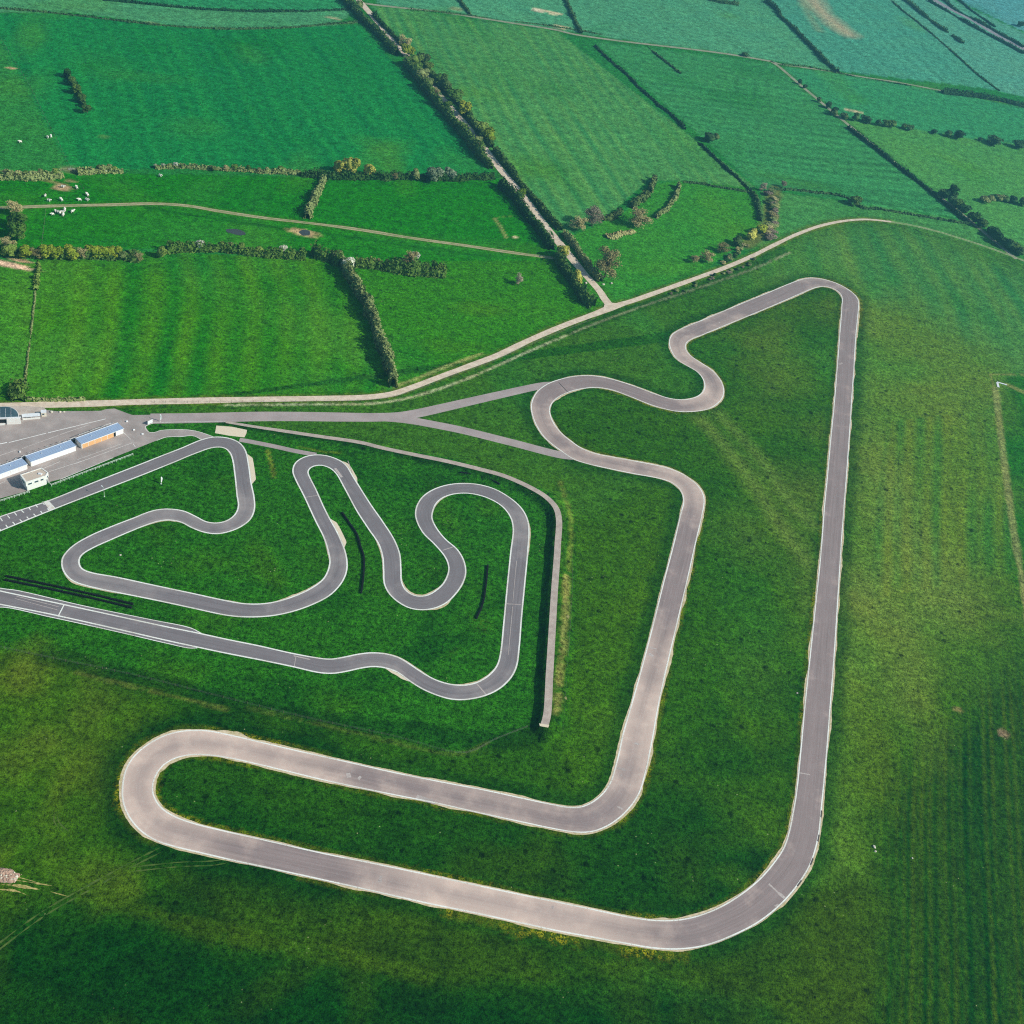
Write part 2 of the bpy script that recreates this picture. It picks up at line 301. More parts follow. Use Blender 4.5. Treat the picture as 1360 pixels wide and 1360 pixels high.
# how the air over the plain changes what is seen: added light and gain per channel over the photo (measured once), used to
# turn colours read off the photograph into the real colours of the ground
AIR_I = np.array([[.0087,.0033,-.0155,.0056,-.0078,.0112],[.0337,.0117,-.061,.02,-.0283,.0437],[.0472,.0143,-.0865,.0258,-.0366,.0612]])
AIR_G = np.array([[.799,-.0229,.405,-.0677,.0878,-.2458],[.8541,-.0268,.4356,-.0711,.0953,-.2678],[.8725,-.0245,.4365,-.0738,.0951,-.2654]])
def seen(rgb, px, py):
    x, y = min(max(px, 0), 1360)/1360, min(max(py, 0), 1360)/1360
    b = np.array([1, x, y, x*x, x*y, y*y])
    return np.maximum(1.05*(np.array(lin(*rgb))-AIR_I@b)/(AIR_G@b), (.004, .012, .003))
def fill(poly, col, tus=.3, coarse=.5, stripe=None, soft=False):
    if soft:                                                        # growth that blends over some metres into its neighbour
        bx = [p[0] for p in poly]; by = [p[1] for p in poly]; near = (PX > min(bx)-60) & (PX < max(bx)+60) & (PY > min(by)-60) & (PY < max(by)+60)
        qx, qy = PXW[near], PYW[near]; wgt = np.zeros(qx.shape)
        for k in range(16):
            r_, a_ = soft*math.sqrt((k+.5)/16), k*2.4
            wgt += in_poly(qx+r_*math.cos(a_), qy+r_*math.sin(a_)*.8, poly)/16
        W_ = np.zeros(GX.shape); W_[near] = wgt; m = W_ > 0
        vis = (W_ > .9) & (PX > 0) & (PX < 1360) & (PY > 0) & (PY < 1360)
        c = seen(col, PX[vis].mean(), PY[vis].mean()); w_ = W_[m][:, None]
        base = Cc[m].copy(); Cc[m] = c
        if stripe: stripes(m, *stripe)
        Cc[m] = base*(1-w_)+Cc[m]*w_; MS[m, 1] = MS[m, 1]*(1-w_[:, 0])+tus*w_[:, 0]; MS[m, 2] = MS[m, 2]*(1-w_[:, 0])+coarse*w_[:, 0]
        return m
    m = in_poly(PX, PY, poly) if poly else np.ones(GX.shape, bool)
    vis = m & (PX > 0) & (PX < 1360) & (PY > 0) & (PY < 1360)
    c = seen(col, PX[vis].mean(), PY[vis].mean()) if vis.any() else seen(col, 680, 500)
    Cc[m] = c; MS[m, 1] = tus; MS[m, 2] = coarse; MS[m, 0] = 0
    if stripe: stripes(m, *stripe)
    return m
def stripes(m, a, b, period, amp, warm=0.0, sd=0):
    """mown or drilled rows running from pixel a to pixel b"""
    A, B = at(*a), at(*b); d = (B-A).normalized(); n = (-d.y, d.x)
    q = GX[m]*n[0]+GY[m]*n[1]; l = GX[m]*d.x+GY[m]*d.y
    q = q+vnoise(GX[m], GY[m], 60)*period*.5
    v = (np.sin(q*2*PI/period)*.45+(vnoise(q+sd, q*0+l/90, period*.45)-.5)*1.5)*(.35+.9*vnoise(GX[m]+33, GY[m], 45))
    Cc[m] *= (1+amp*v)[:, None]
    Cc[m] *= np.clip(1+np.outer(v, (warm, 0, -warm*.4)), .3, 2)
def blob(px, py, rx, ry, col, k, ang=0.0, soft=.5, ns=6.0):
    """patch of other growth: centre in the photo, radii and angle in metres on the ground"""
    c = at(px, py); dx, dy = GX-c.x, GY-c.y
    m = (np.abs(dx) < max(rx, ry)*1.6) & (np.abs(dy) < max(rx, ry)*1.6)
    ca, sa = math.cos(ang), math.sin(ang)
    x, y = dx[m]*ca+dy[m]*sa, -dx[m]*sa+dy[m]*ca
    r = np.hypot(x/rx, y/ry)+(fbm(GX[m], GY[m], ns)-.5)*.9
    f = np.clip((1+soft*.5-r)/soft, 0, 1)*k
    Cc[m] = Cc[m]*(1-f[:, None])+seen(col, px, py)*f[:, None]
def band(Q, w, col, k, side=0, ns=5.0, off=0.0, tus=None, flower=0.0, edge=.6, mul=None, brk=0.0):
    """strip of other growth or painted shade along a line; side +1 left, -1 right of it"""
    D, S, I = poly_dist(GX, GY, Q, w+off+3)
    m = D < w+off+2.5
    if side: m &= (S == side)
    d = np.abs(D[m]-off) if off else D[m]
    ww = w*(.55+.9*fbm(GX[m], GY[m], ns))
    f = np.clip((ww-d)/(ww*edge+.01), 0, 1)*k
    if brk: f = f*np.clip((fbm(GX[m], GY[m], 3.5)*1.5+vnoise(GX[m], GY[m], 1.4)*.7-.62)/.5+.5-brk, 0, 1)
    if mul is not None: Cc[m] *= 1-f[:, None]*(1-np.array(mul))
    else:
        qx, qy = px_np(Q[len(Q)//2, 0], Q[len(Q)//2, 1]); Cc[m] = Cc[m]*(1-f[:, None])+seen(col, float(qx), float(qy))*f[:, None]
    if flower: MS[m, 0] = np.maximum(MS[m, 0], f*flower*np.clip(vnoise(GX[m], GY[m], 14)*2.2-.7, 0, 1))
    if tus is not None: MS[m, 1] = MS[m, 1]*(1-f)+tus*f
# ------------------------------------------------------------------ fields (what grows where, with slope shade painted in)
def A(r, g, b): return (r, g, b)                                    # colour as the photograph shows it
INFIELD = A(40,97,36); LUSH = A(10,62,18); OLIVE = A(76,108,36); DRY = A(114,136,76); STRAW = A(196,182,120)
fill(None, A(44,128,70), .2, .5)
E_ = 3000
# beyond the lane: pasture and meadows
fill([(-E_,-E_),(455,-300),(470,-2),(482,8),(440,37),(350,38),(250,36),(100,17),(-E_,5)], A(74,148,108), .1, .3, ((0,20),(400,34), 14, .10))
fill([(150,0),(320,14),(400,14),(466,10),(470,-20),(150,-30)], A(50,140,98), .1, .3, ((380,0),(420,14), 9, .22))
F1 = [(-E_,6),(100,18),(250,37),(350,38),(478,33),(655,232),(560,232),(420,226),(200,224),(95,226),(0,60),(-E_,-400)]
fill(F1, A(35,130,80), .15, .35, ((505,40),(645,225), 10, .20, .3))
fill([(-E_,-600),(0,52),(95,226),(0,228),(-E_,260)], A(50,132,74), .2, .5)
fill([(-E_,232),(95,229),(560,238),(668,238),(748,343),(620,326),(400,295),(250,273),(-E_,277)], A(36,124,50), .25, .4)
fill([(-E_,277),(250,274),(400,296),(620,327),(745,344),(770,365),(480,345),(200,330),(-E_,330)], A(40,126,46), .25, .4)
fill([(50,335),(210,335),(460,345),(520,512),(505,524),(240,529),(34,533)], A(56,128,42), .4, .55, ((300,345),(290,520), 17, .17, .6, 5))
fill([(-E_,350),(48,350),(36,533),(-E_,545)], A(72,138,52), .25, .6, ((20,350),(8,520), 26, .14, .8))
fill([(466,348),(745,345),(800,400),(792,414),(660,470),(560,510),(522,515)], A(54,128,48), .5, .6)
F7 = [(490,5),(740,42),(1005,250),(905,240),(860,240),(815,280),(750,312),(640,185)]
fill(F7, A(76,144,92), .1, .35, ((740,60),(870,250), 9, .20, .35, 3))
stripes(in_poly(PX, PY, [(490,5),(740,42),(1005,250),(860,240),(640,185)]), (560,60), (760,62), 16, .10)
fill([(790,55),(1024,84),(1290,292),(1140,270),(1030,250),(1010,252)], A(62,140,96), .1, .35, ((960,230),(1100,246), 11, .28))
fill([(500,5),(740,40),(1026,81),(1110,94),(1020,0),(980,-300),(480,-300)], A(78,152,120), .1, .3, ((620,-10),(660,30), 34, .12))
fill([(1020,0),(1112,94),(1330,120),(1322,118),(1180,0),(1100,-300),(960,-300)], A(74,151,131), .1, .3, ((1100,0),(1230,110), 12, .17))
fill([(1180,0),(1325,120),(1420,142),(1480,100),(1245,-10),(1200,-200)], A(84,156,138), .1, .3)
fill([(1245,-12),(1480,98),(1600,-200),(1300,-400)], A(85,155,156), .1, .3)
fill([(1032,88),(1110,96),(1250,121),(1400,150),(1400,206),(1300,188),(1120,155)], A(60,144,106), .1, .3, ((1100,100),(1300,150), 12, .08))
fill([(1120,158),(1360,194),(1600,240),(1600,420),(1360,340),(1240,252)], A(78,148,94), .1, .35)
fill([(800,405),(772,372),(748,318),(790,300),(830,282),(860,245),(905,240),(1005,250),(1012,300),(940,355),(815,403)], A(58,138,70), .2, .5)
fill([(1010,252),(1140,270),(1290,294),(1360,345),(1280,318),(1180,293),(1100,297),(1010,335)], A(72,142,90), .1, .4)
# the circuit's own ground, south of the lane
south = [(-E_,541),(240,533),(505,526),(592,498),(704,452),(812,408),(960,357),(1093,299),(1152,292),(1210,299),(1330,335),(1600,480),(E_*2,1400),(E_*2,E_*2),(-E_,E_*2)]
fill(south, A(60,112,50), .55, .6)
fill([(980,372),(1093,302),(1152,294),(1210,300),(1330,336),(1600,480),(1600,1100),(1330,800),(1150,600),(1142,400),(1090,366)], A(76,134,80), .35, .5, ((1250,310),(1310,420), 17, .13, .4), soft=34)
RF = [(1125,640),(1142,420),(1200,400),(1330,480),(1345,540),(1362,700),(1420,1000),(1420,1400),(1100,1400),(1075,1250),(1090,1110)]
fill(RF, A(86,128,62), .8, .7, soft=30)
fill([(1322,500),(1600,505),(1600,1100),(1352,800),(1340,650)], A(44,112,62), .25, .6, soft=8)
fill([(1130,980),(1220,900),(1300,760),(1345,720),(1440,1000),(1460,1400),(1120,1420),(1135,1150)], A(60,108,38), .55, .7, soft=60)
fill([(1180,1040),(1290,940),(1345,840),(1440,1000),(1460,1400),(1150,1420),(1165,1000)], A(42,86,14), .35, .6, ((1262,760),(1268,1350), 3.0, .5, 1.1, 9), soft=44)
stripes(in_poly(PX, PY, [(1180,560),(1345,540),(1345,760),(1140,800)]), (1262,560), (1264,1350), 9, .12, .5)
# inside the big circuit and between the two
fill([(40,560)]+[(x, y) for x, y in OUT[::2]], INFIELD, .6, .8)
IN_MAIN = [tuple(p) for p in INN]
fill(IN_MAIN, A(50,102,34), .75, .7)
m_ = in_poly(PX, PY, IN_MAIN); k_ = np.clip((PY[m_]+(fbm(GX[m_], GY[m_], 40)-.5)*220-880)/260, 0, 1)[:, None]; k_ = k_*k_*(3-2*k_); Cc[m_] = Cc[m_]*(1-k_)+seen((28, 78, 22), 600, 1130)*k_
fill([(-E_,560),(180,545),(320,560),(600,612),(735,660),(735,780),(715,985),(600,1000),(-E_,850)], A(42,105,42), .35, .9)
fill([(-E_,850),(0,862),(300,930),(620,1003),(716,968),(745,700),(900,640),(850,880),(800,1060),(700,1055),(300,970),(200,975),(150,1040),(175,1110),(350,1160),(700,1240),(900,1268),(600,1400),(-E_,1400)], A(44,94,24), .7, .7, soft=10)
fill([(745,700),(900,640),(850,880),(800,1060),(740,1040),(742,900)], A(58,106,36), .75, .7, soft=20)
fill([(-E_,850),(0,862),(180,905),(230,960),(160,1020),(165,1090),(205,1135),(60,1160),(-E_,1180)], A(62,105,30), .5, .6, soft=22)
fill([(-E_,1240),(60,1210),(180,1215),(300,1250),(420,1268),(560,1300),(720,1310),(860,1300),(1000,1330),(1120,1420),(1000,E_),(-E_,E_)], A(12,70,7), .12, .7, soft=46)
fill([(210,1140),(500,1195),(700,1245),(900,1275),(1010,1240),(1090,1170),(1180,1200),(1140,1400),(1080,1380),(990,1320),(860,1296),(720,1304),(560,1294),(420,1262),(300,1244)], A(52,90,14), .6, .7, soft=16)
# fuzzy transitions and patches of drier grass
for i in range(60):
    x, y = random.uniform(930, 1360), random.uniform(400, 900)
    c = random.choice([DRY, A(120,136,74), A(54,116,54)])
    blob(x, y, random.uniform(8, 20), random.uniform(10, 30), c, random.uniform(.08, .24), random.uniform(-.25, .05), 1.6, 9)
for i in range(46):
    x, y = random.uniform(740, 1060), random.uniform(560, 1200)
    blob(x, y, random.uniform(6, 20), random.uniform(4, 12), random.choice([A(72,116,44), A(18,74,18), A(60,106,30)]), random.uniform(.2, .45), random.uniform(0, 3), 1.0, 8)
for i in range(46):
    x, y = random.uniform(-20, 720), random.uniform(600, 1000)
    blob(x, y, random.uniform(5, 16), random.uniform(4, 10), random.choice([A(62,110,36), A(12,72,26), A(48,100,26)]), random.uniform(.2, .45), random.uniform(0, 3), 1.0, 7)
for i in range(60):
    x, y = random.uniform(-20, 1120), random.uniform(1120, 1380)
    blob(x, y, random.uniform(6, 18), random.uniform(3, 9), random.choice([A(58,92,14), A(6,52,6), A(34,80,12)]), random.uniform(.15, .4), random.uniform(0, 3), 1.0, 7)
for i in range(60):
    x, y = random.uniform(-20, 180), random.uniform(870, 1180)
    blob(x, y, random.uniform(4, 14), random.uniform(3, 9), random.choice([A(84,114,44), A(50,98,24), A(88,112,46)]), random.uniform(.15, .4), random.uniform(0, 3), 1.0, 7)
for i in range(110):
    x, y = random.uniform(0, 1360), random.uniform(0, 520)
    blob(x, y, random.uniform(10, 40), random.uniform(6, 20), random.choice([A(84,146,64), A(22,112,60), A(60,136,70)]), random.uniform(.1, .3), random.uniform(0, 3), 1.0, 14)
# worn pale streaks crossing the triangle inside the circuit and beside the long straight
band(spline(W([(930,555),(985,620),(1030,690),(1070,745)]), 3), 8, A(106,136,74), .55, 0, 16, edge=.95)
band(spline(W([(945,540),(1010,610),(1060,680),(1090,700)]), 3), 7, A(104,136,74), .5, 0, 12, edge=.95)
blob(1205, 880, 9, 40, A(104,128,66), .45, .05, 1.6, 9); blob(1165, 990, 7, 24, A(88,114,52), .4, .05, 1.6, 9)
blob(1145, 1000, 8, 26, A(80,110,46), .3, .0, 1.6, 9); blob(1215, 740, 14, 36, A(116,138,80), .3, .1, 1.6, 9)
blob(1180, 640, 12, 34, A(114,138,80), .28, .1, 1.6, 9); blob(1290, 620, 10, 40, A(92,124,58), .28, .1, 1.6, 9)
# mown strips of the airfield on the right
for pts, w, k in (([(1322,516),(1332,600),(1344,690),(1362,800),(1374,900)], 2.2, .5), ([(1338,511),(1360,521),(1420,545)], 2.0, .45), ([(1316,497),(1360,498)], .9, .35), ([(1316,497),(1320,515)], .9, .35)):
    band(spline(W(pts), 3), w, A(136,148,98), min(1, k*1.5), 0, 30, edge=.4)
# growth that hugs the circuit: longer, darker grass; yellow flowers on some verges
oc = np.vstack([o_edge, o_edge[:1]]); ic = np.vstack([i_edge, i_edge[:1]])
band(oc, 7.5, A(14,70,18), .6, 0, 9, 0, .15)
band(ic, 4.0, A(18,76,18), .45, 0, 8, 0, .2)
def part_of(Q, p0, p1):
    a, b = at(*p0), at(*p1)
    i, j = (int(np.argmin(np.hypot(Q[:, 0]-v.x, Q[:, 1]-v.y))) for v in (a, b))
    return Q[i:j+1] if i <= j else np.vstack([Q[i:], Q[:j+1]])
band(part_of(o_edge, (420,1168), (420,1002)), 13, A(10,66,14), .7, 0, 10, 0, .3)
band(part_of(i_edge, (940,445), (1060,1050)), 3, A(20,84,20), .35, 0, 8)
for p0, p1, w, fl in (((205,1116),(430,1003),2.6,.9), ((900,1262),(600,1206),4.6,1.0), ((500,1185),(400,1164),2.0,.5), ((1090,372),(1139,430),3.0,.7)):
    band(part_of(o_edge, p0, p1), w, A(92,104,18), .35, 0, 5, 0, .1, fl)
for p0, p1, w, fl in (((300,1102),(330,1013),2.2,.8), ((812,1097),(878,925),2.4,.6), ((860,614),(780,600),1.8,.5), ((800,515),(735,560),2.0,.5)):
    band(part_of(i_edge, p0, p1), w, A(84,100,22), .4, 0, 5, 0, .1, fl)
band(spline(W([(560,812),(640,830),(600,880)]), 3), 5, A(40,98,18), .2, 0, 6, 0, None, .4)
# slope shade painted as a dark green band, then pale streaks along the wire fence
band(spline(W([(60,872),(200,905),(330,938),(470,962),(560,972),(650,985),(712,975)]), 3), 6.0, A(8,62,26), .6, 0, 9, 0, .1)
band(spline(W([(100,893),(200,918),(300,942)]), 3), 1.3, A(120,128,66), .4, 0, 4, 0, .1, brk=.5)
band(spline(W([(330,940),(480,975),(610,1001),(650,985)]), 3), 1.3, A(90,116,56), .5, 0, 4, brk=.3)
band(spline(W([(560,690),(585,760),(560,860),(430,925),(300,905)]), 3), 8, A(14,72,22), .3, 0, 8)
band(spline(W([(420,600),(520,640),(640,650)]), 3), 7, A(16,78,26), .35, 0, 8)
# dry reeds beside the bank path
band(spline(W([(752,770),(748,860),(742,905),(738,950)]), 2), 2.2, A(158,154,92), .85, 0, 3.0, 0, 0, brk=.5)
band(spline(W([(757,700),(757,800),(750,880),(745,960)]), 2), 4.5, A(26,84,34), .5, 0, 6)
band(spline(W([(744,640),(757,690),(755,760)]), 2), 1.6, A(120,140,70), .5, 0, 4, brk=.3)
# verges of the lanes
lw = LANE_W
band(lw, 6.5, A(44,108,40), .7, 0, 8, 0, .05); band(lw, 4.4, A(120,130,70), .55, 0, 3.0, 0, 0, brk=.25)
band(spline(W([(300,538),(420,537),(505,535),(555,525),(620,503),(704,466),(780,434),(850,408),(920,385),(1000,357),(1050,335)]), 2), 1.2, A(176,186,150), .75, 0, 2.6, brk=.35)
band(spline(W([(760,440),(840,410),(920,384),(980,362),(1040,332)]), 2), 3.2, A(20,78,34), .5, 0, 5, 1.5)
band(spline(W([(525,513),(560,500),(605,482),(640,470)]), 2), 1.7, A(160,170,110), .7, 0, 3, brk=.3)
ll = spline(W(LANE2), 2); band(ll, 4, A(84,140,90), .5, 0, 8)
band(spline(W(TRACK4), 3), 4.0, A(66,116,46), .6, 0, 8); band(spline(W([(200,274),(300,290),(480,314),(640,338)]), 3), 2.2, A(24,88,34), .5, -1, 8, 2.5)
band(spline(W(TRACK2), 3), 6.0, A(60,112,50), .7, 0, 8); band(spline(W(ROAD3), 3), 4.5, A(56,112,60), .6, 0, 10)
band(spline(W(ROAD3B), 3), 5, A(60,112,60), .6, 0, 10); band(spline(W(ROAD3C), 3), 4, A(74,122,74), .6, 0, 10)
fill([(1060,1240),(1090,1180),(1150,1160),(1165,1420),(1040,1420)], A(58,92,12), .7, .6, soft=30)
band(spline(W([(120,1185),(230,1222),(330,1248),(450,1268),(560,1296)]), 3), 4.5, A(64,98,24), .5, 0, 9, brk=.15)
# bare earth and odd patches
for x, y, rx, ry, c, k in ((84,249,5,4,(172,150,124),.85),(92,240,3,2,(168,150,120),.6),(95,226,7,4,(150,146,120),.6),(44,236,20,1.6,(176,160,120),.5),(5,350,16,2.4,(232,196,168),.95),(28,346,6,1.5,(222,180,150),.7),
        (715,13.5,7,4,(214,206,180),.9),(735,17,8,4,(220,206,170),.9),(746,36,8,3.4,(196,180,150),.8),(607,12,7,3,(150,160,120),.6),(443,24.5,6,2.5,(190,180,150),.6),(202,31,7,3,(120,126,100),.5),
        (1132,148,9,2.4,(200,186,160),.8),(684,314,2.4,1.2,(226,214,180),.9),(404,309,9,4,(196,172,134),.8),(1333,974,2.2,2.2,(150,130,110),.7),(1273,943,2.0,1.4,(140,130,96),.6),(15,91,2.5,1,(210,170,140),.9),(140,182,4,1.6,(104,124,80),.5)):
    blob(x, y, rx, ry, A(*c), k, 0, .5, 2.5)
band(spline(W([(657,290),(664,300),(672,315)]), 1.5), 1.2, A(170,170,120), .6, 0, 4); band(spline(W([(657,290),(668,288),(682,287)]), 1.5), .8, A(110,140,80), .4, 0, 4)
band(spline(W([(1072,-12),(1092,16),(1128,46)]), 4), 17, A(168,164,140), .8, 0, 25, edge=.9); band(spline(W([(1062,-8),(1075,20),(1088,40)]), 4), 8, A(130,152,124), .5, 0, 20, edge=.9)
band(spline(W([(355,598),(361,618),(364,634)]), 1.5), 1.0, A(128,140,62), .6, 0, 4); band(spline(W([(395,594),(430,600),(450,601)]), 1.5), 1.0, A(110,132,50), .5, 0, 4)
blob(1050, 240, 30, 8, A(66,124,50), .3, 0, .9, 8)
band(spline(W([(1030,250),(1024,275),(1018,305),(990,325)]), 2), 7, A(112,112,84), .65, 0, 6, 0, 0)
blob(690, 330, 20, 8, A(70,124,40), .3, .3, .9, 8); blob(640, 410, 16, 7, A(78,128,36), .4, .3, .9, 8); blob(600, 460, 22, 6, A(70,124,34), .3, .3, .9, 8)
# the camera-side colour is done; gentle tone drift from field to field only
H = np.zeros(GX.shape)
D, S, I = poly_dist(GX, GY, BANK, 14)
m = D < 13
zt = np.interp(I[m], np.arange(len(BANK)), BANK_Z)
side = S[m]                                                         # path runs away from the pit: right of it is the infield
fall = np.where(side < 0, np.clip(1-(D[m]-2.1)/2.6, 0, 1), np.clip(1-(D[m]-2.1)/8.0, 0, 1))
fall = fall*fall*(3-2*fall)
endc = np.clip(1-(I[m]-(len(BANK)-3))/2, 0, 1)
H[m] = zt*fall
H += (fbm(GX, GY, 30)-.5)*0.0
del D, S, I
# shade on the bank's steep infield side, painted in as dark green
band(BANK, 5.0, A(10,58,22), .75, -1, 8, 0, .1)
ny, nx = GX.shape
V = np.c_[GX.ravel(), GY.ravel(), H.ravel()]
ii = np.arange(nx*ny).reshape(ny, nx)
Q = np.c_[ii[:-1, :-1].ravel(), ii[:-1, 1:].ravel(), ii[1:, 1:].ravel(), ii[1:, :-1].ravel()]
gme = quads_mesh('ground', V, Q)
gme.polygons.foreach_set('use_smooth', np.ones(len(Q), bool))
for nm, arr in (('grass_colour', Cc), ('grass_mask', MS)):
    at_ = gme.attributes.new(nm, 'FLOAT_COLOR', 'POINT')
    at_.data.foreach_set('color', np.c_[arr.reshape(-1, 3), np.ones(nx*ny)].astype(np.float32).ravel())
def ground_material():
    m, nt, b = new_mat('meadow_grass'); t = NT(nt); p = t.pos()
    c = t.attr('grass_colour').outputs['Color']; ms = t.N.new('ShaderNodeSeparateColor'); nt.links.new(t.attr('grass_mask').outputs['Color'], ms.inputs[0])
    flo, tus, crs = ms.outputs
    n1 = t.noise(p, .035, 4); n2 = t.noise(p, .19, 4, .65); n3 = t.noise(p, .62, 4, .75); n4 = t.noise(p, 1.9, 2, .7)
    # hue drift: dry and lush patches
    c = t.mix(t.ramp(n1, .42, .7, 0, .22), c, t.mix(1.0, c, (1.45, 1.06, .8), 'MULTIPLY'))
    c = t.mix(t.ramp(n1, .5, .3, 0, .2), c, t.mix(1.0, c, (.62, .84, .95), 'MULTIPLY'))
    f2 = t.ramp(n2, .32, .68, .62, 1.36, False)
    amp = t.math('MULTIPLY_ADD', crs, .75, .45)
    g = t.math('ADD', t.math('MULTIPLY', t.math('SUBTRACT', n3, .5), 4.4), t.math('MULTIPLY', t.math('SUBTRACT', n4, .5), 2.6))
    f3 = t.math('MAXIMUM', t.math('MULTIPLY_ADD', g, amp, 1.0), .25)
    fac = t.math('MULTIPLY', f2, f3)
    # dark tussocks
    v = t.N.new('ShaderNodeTexVoronoi'); v.inputs['Scale'].default_value = .20
    pw = t.N.new('ShaderNodeVectorMath'); pw.operation = 'ADD'
    nn = t.N.new('ShaderNodeTexNoise'); nn.inputs['Scale'].default_value = .8; nt.links.new(p, nn.inputs['Vector'])
    nt.links.new(p, pw.inputs[0]); nt.links.new(nn.outputs['Color'], pw.inputs[1]); nt.links.new(pw.outputs[0], v.inputs['Vector'])
    sc = t.N.new('ShaderNodeSeparateColor'); nt.links.new(v.outputs['Color'], sc.inputs[0])
    rad = t.math('MULTIPLY_ADD', t.math('POWER', sc.outputs[0], 1.7), .26, .0)
    sp = t.math('MULTIPLY', t.ramp(v.outputs['Distance'], t.math('ADD', rad, .09), t.math('MULTIPLY', rad, .4), 0, 1), t.math('MULTIPLY', t.math('MULTIPLY', tus, 1.45, clamp=True), t.math('GREATER_THAN', sc.outputs[1], .15)))
    fac = t.math('MULTIPLY', fac, t.math('MULTIPLY_ADD', sp, -.66, 1.0))
    s = t.N.new('ShaderNodeVectorMath'); s.operation = 'SCALE'; nt.links.new(c, s.inputs[0]); nt.links.new(fac, s.inputs['Scale'])
    c = s.outputs[0]
    # straw flecks, then flowers
    c = t.mix(t.math('MULTIPLY', t.ramp(t.noise(p, 1.7, 3, .8), .64, .78, 0, .5), crs), c, lin(120, 140, 62))
    c = t.mix(t.math('MULTIPLY', t.ramp(t.noise(p, .5, 2, .5), .42, .56, 0, 1), t.math('MULTIPLY', t.math('MULTIPLY', flo, 1.8, clamp=True), t.ramp(t.noise(p, 1.6, 2, .7), .44, .56, 0, 1))), c, lin(214, 202, 40))
    w2 = t.vor(p, .33)
    c = t.mix(t.math('MULTIPLY', t.ramp(w2, .10, .04, 0, .55), t.ramp(t.noise(p, .05, 2), .55, .66, 0, 1)), c, lin(205, 210, 150))
    nt.links.new(c, b.inputs['Base Color']); b.inputs['Roughness'].default_value = .9; b.inputs['Specular IOR Level'].default_value = 0.0
    nt.links.new(t.bump(t.math('ADD', t.math('MULTIPLY', n3, .8), t.math('ADD', n4, t.math('MULTIPLY', sp, 1.2))), .7, .4), b.inputs['Normal'])
    return m
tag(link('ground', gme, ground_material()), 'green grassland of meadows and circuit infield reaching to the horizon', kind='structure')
# ------------------------------------------------------------------ asphalt, gravel, paint
def asphalt(name, base, dusty, dust_amt=.6, streak=.25, patch=.3):
    m, nt, b = new_mat(name); t = NT(nt); p = t.pos()
    uv = t.N.new('ShaderNodeUVMap'); uv.uv_map = 'UVMap'; uv = uv.outputs[0]
    du = t.attr('dust').outputs['Fac']
    st = t.noise(t.scale(uv, (1.1, .018, 1)), 1.0, 4, .6)
    st2 = t.noise(t.scale(uv, (3.2, .05, 1)), 1.0, 2)
    blot = t.noise(p, .11, 4, .6); gr = t.noise(p, 3.0, 3, .7)
    f = t.math('ADD', t.math('MULTIPLY', t.math('SUBTRACT', st, .5), streak*2), t.math('MULTIPLY', t.math('SUBTRACT', blot, .5), patch))
    f = t.math('ADD', f, t.math('MULTIPLY', t.math('SUBTRACT', st2, .5), streak))
    f = t.math('ADD', f, t.math('MULTIPLY', t.math('SUBTRACT', gr, .5), .35))
    s = t.N.new('ShaderNodeVectorMath'); s.operation = 'SCALE'; s.inputs[0].default_value = base; nt.links.new(t.math('ADD', f, 1.0), s.inputs['Scale'])
    c = t.mix(t.math('MULTIPLY', t.math('ADD', du, t.ramp(blot, .42, .75, -.1, .22)), dust_amt, clamp=True), s.outputs[0], dusty)
    c = t.mix(t.ramp(t.vor(p, .06), .055, .02, 0, .3), c, lin(206, 196, 186))
    nt.links.new(c, b.inputs['Base Color']); b.inputs['Roughness'].default_value = .85
    nt.links.new(t.bump(gr, .25, .02), b.inputs['Normal'])
    return m
def gravel(name, base, other, sc=.35):
    m, nt, b = new_mat(name); t = NT(nt); p = t.pos()
    c = t.mix(t.ramp(t.noise(p, sc, 5, .65), .35, .68), base, other)
    g = t.math('MULTIPLY_ADD', t.noise(p, 2.4, 3, .7), .6, .7)
    s = t.N.new('ShaderNodeVectorMath'); s.operation = 'SCALE'; nt.links.new(c, s.inputs[0]); nt.links.new(g, s.inputs['Scale'])
    nt.links.new(s.outputs[0], b.inputs['Base Color']); b.inputs['Roughness'].default_value = .95
    nt.links.new(t.bump(t.noise(p, 3, 2), .4, .05), b.inputs['Normal'])
    return m
def paint(name, col, worn, thr=(.35, .5), sc=1.6):
    m, nt, b = new_mat(name); t = NT(nt); p = t.pos()
    w = t.ramp(t.noise(p, sc, 4, .7), thr[0], thr[1], .85, 0)
    w = t.math('ADD', w, t.ramp(t.noise(p, .06, 2), .45, .62, 0, .35), clamp=True)
    c = t.mix(w, col, worn); nt.links.new(c, b.inputs['Base Color']); b.inputs['Roughness'].default_value = .7
    return m
M_out = asphalt('worn_pinkish_asphalt', lin(152, 136, 134), lin(240, 213, 196), .85, .34)
M_in = asphalt('grey_kart_asphalt', lin(130, 123, 126), lin(196, 184, 178), .7, .34)
M_conn = asphalt('old_rough_asphalt', lin(174, 160, 157), lin(194, 178, 170), .6, .1, .6)
M_park = asphalt('paddock_asphalt', lin(170, 158, 153), lin(202, 187, 177), 1.0, .1, .9)
M_lane = gravel('pale_limestone_gravel', lin(236, 216, 194), lin(206, 186, 164))
M_track = gravel('dry_earth_track', lin(188, 174, 138), lin(150, 152, 106), .25)
M_bankp = gravel('grey_stone_chippings', lin(196, 180, 168), lin(176, 160, 150))
M_road = gravel('pale_country_road', lin(166, 164, 140), lin(138, 150, 112), .12)
M_white = paint('white_line_paint', lin(244, 244, 236), lin(190, 180, 164), (.33, .46))
M_verge = gravel('sandy_run_off', lin(226, 206, 176), lin(186, 172, 126), .5)
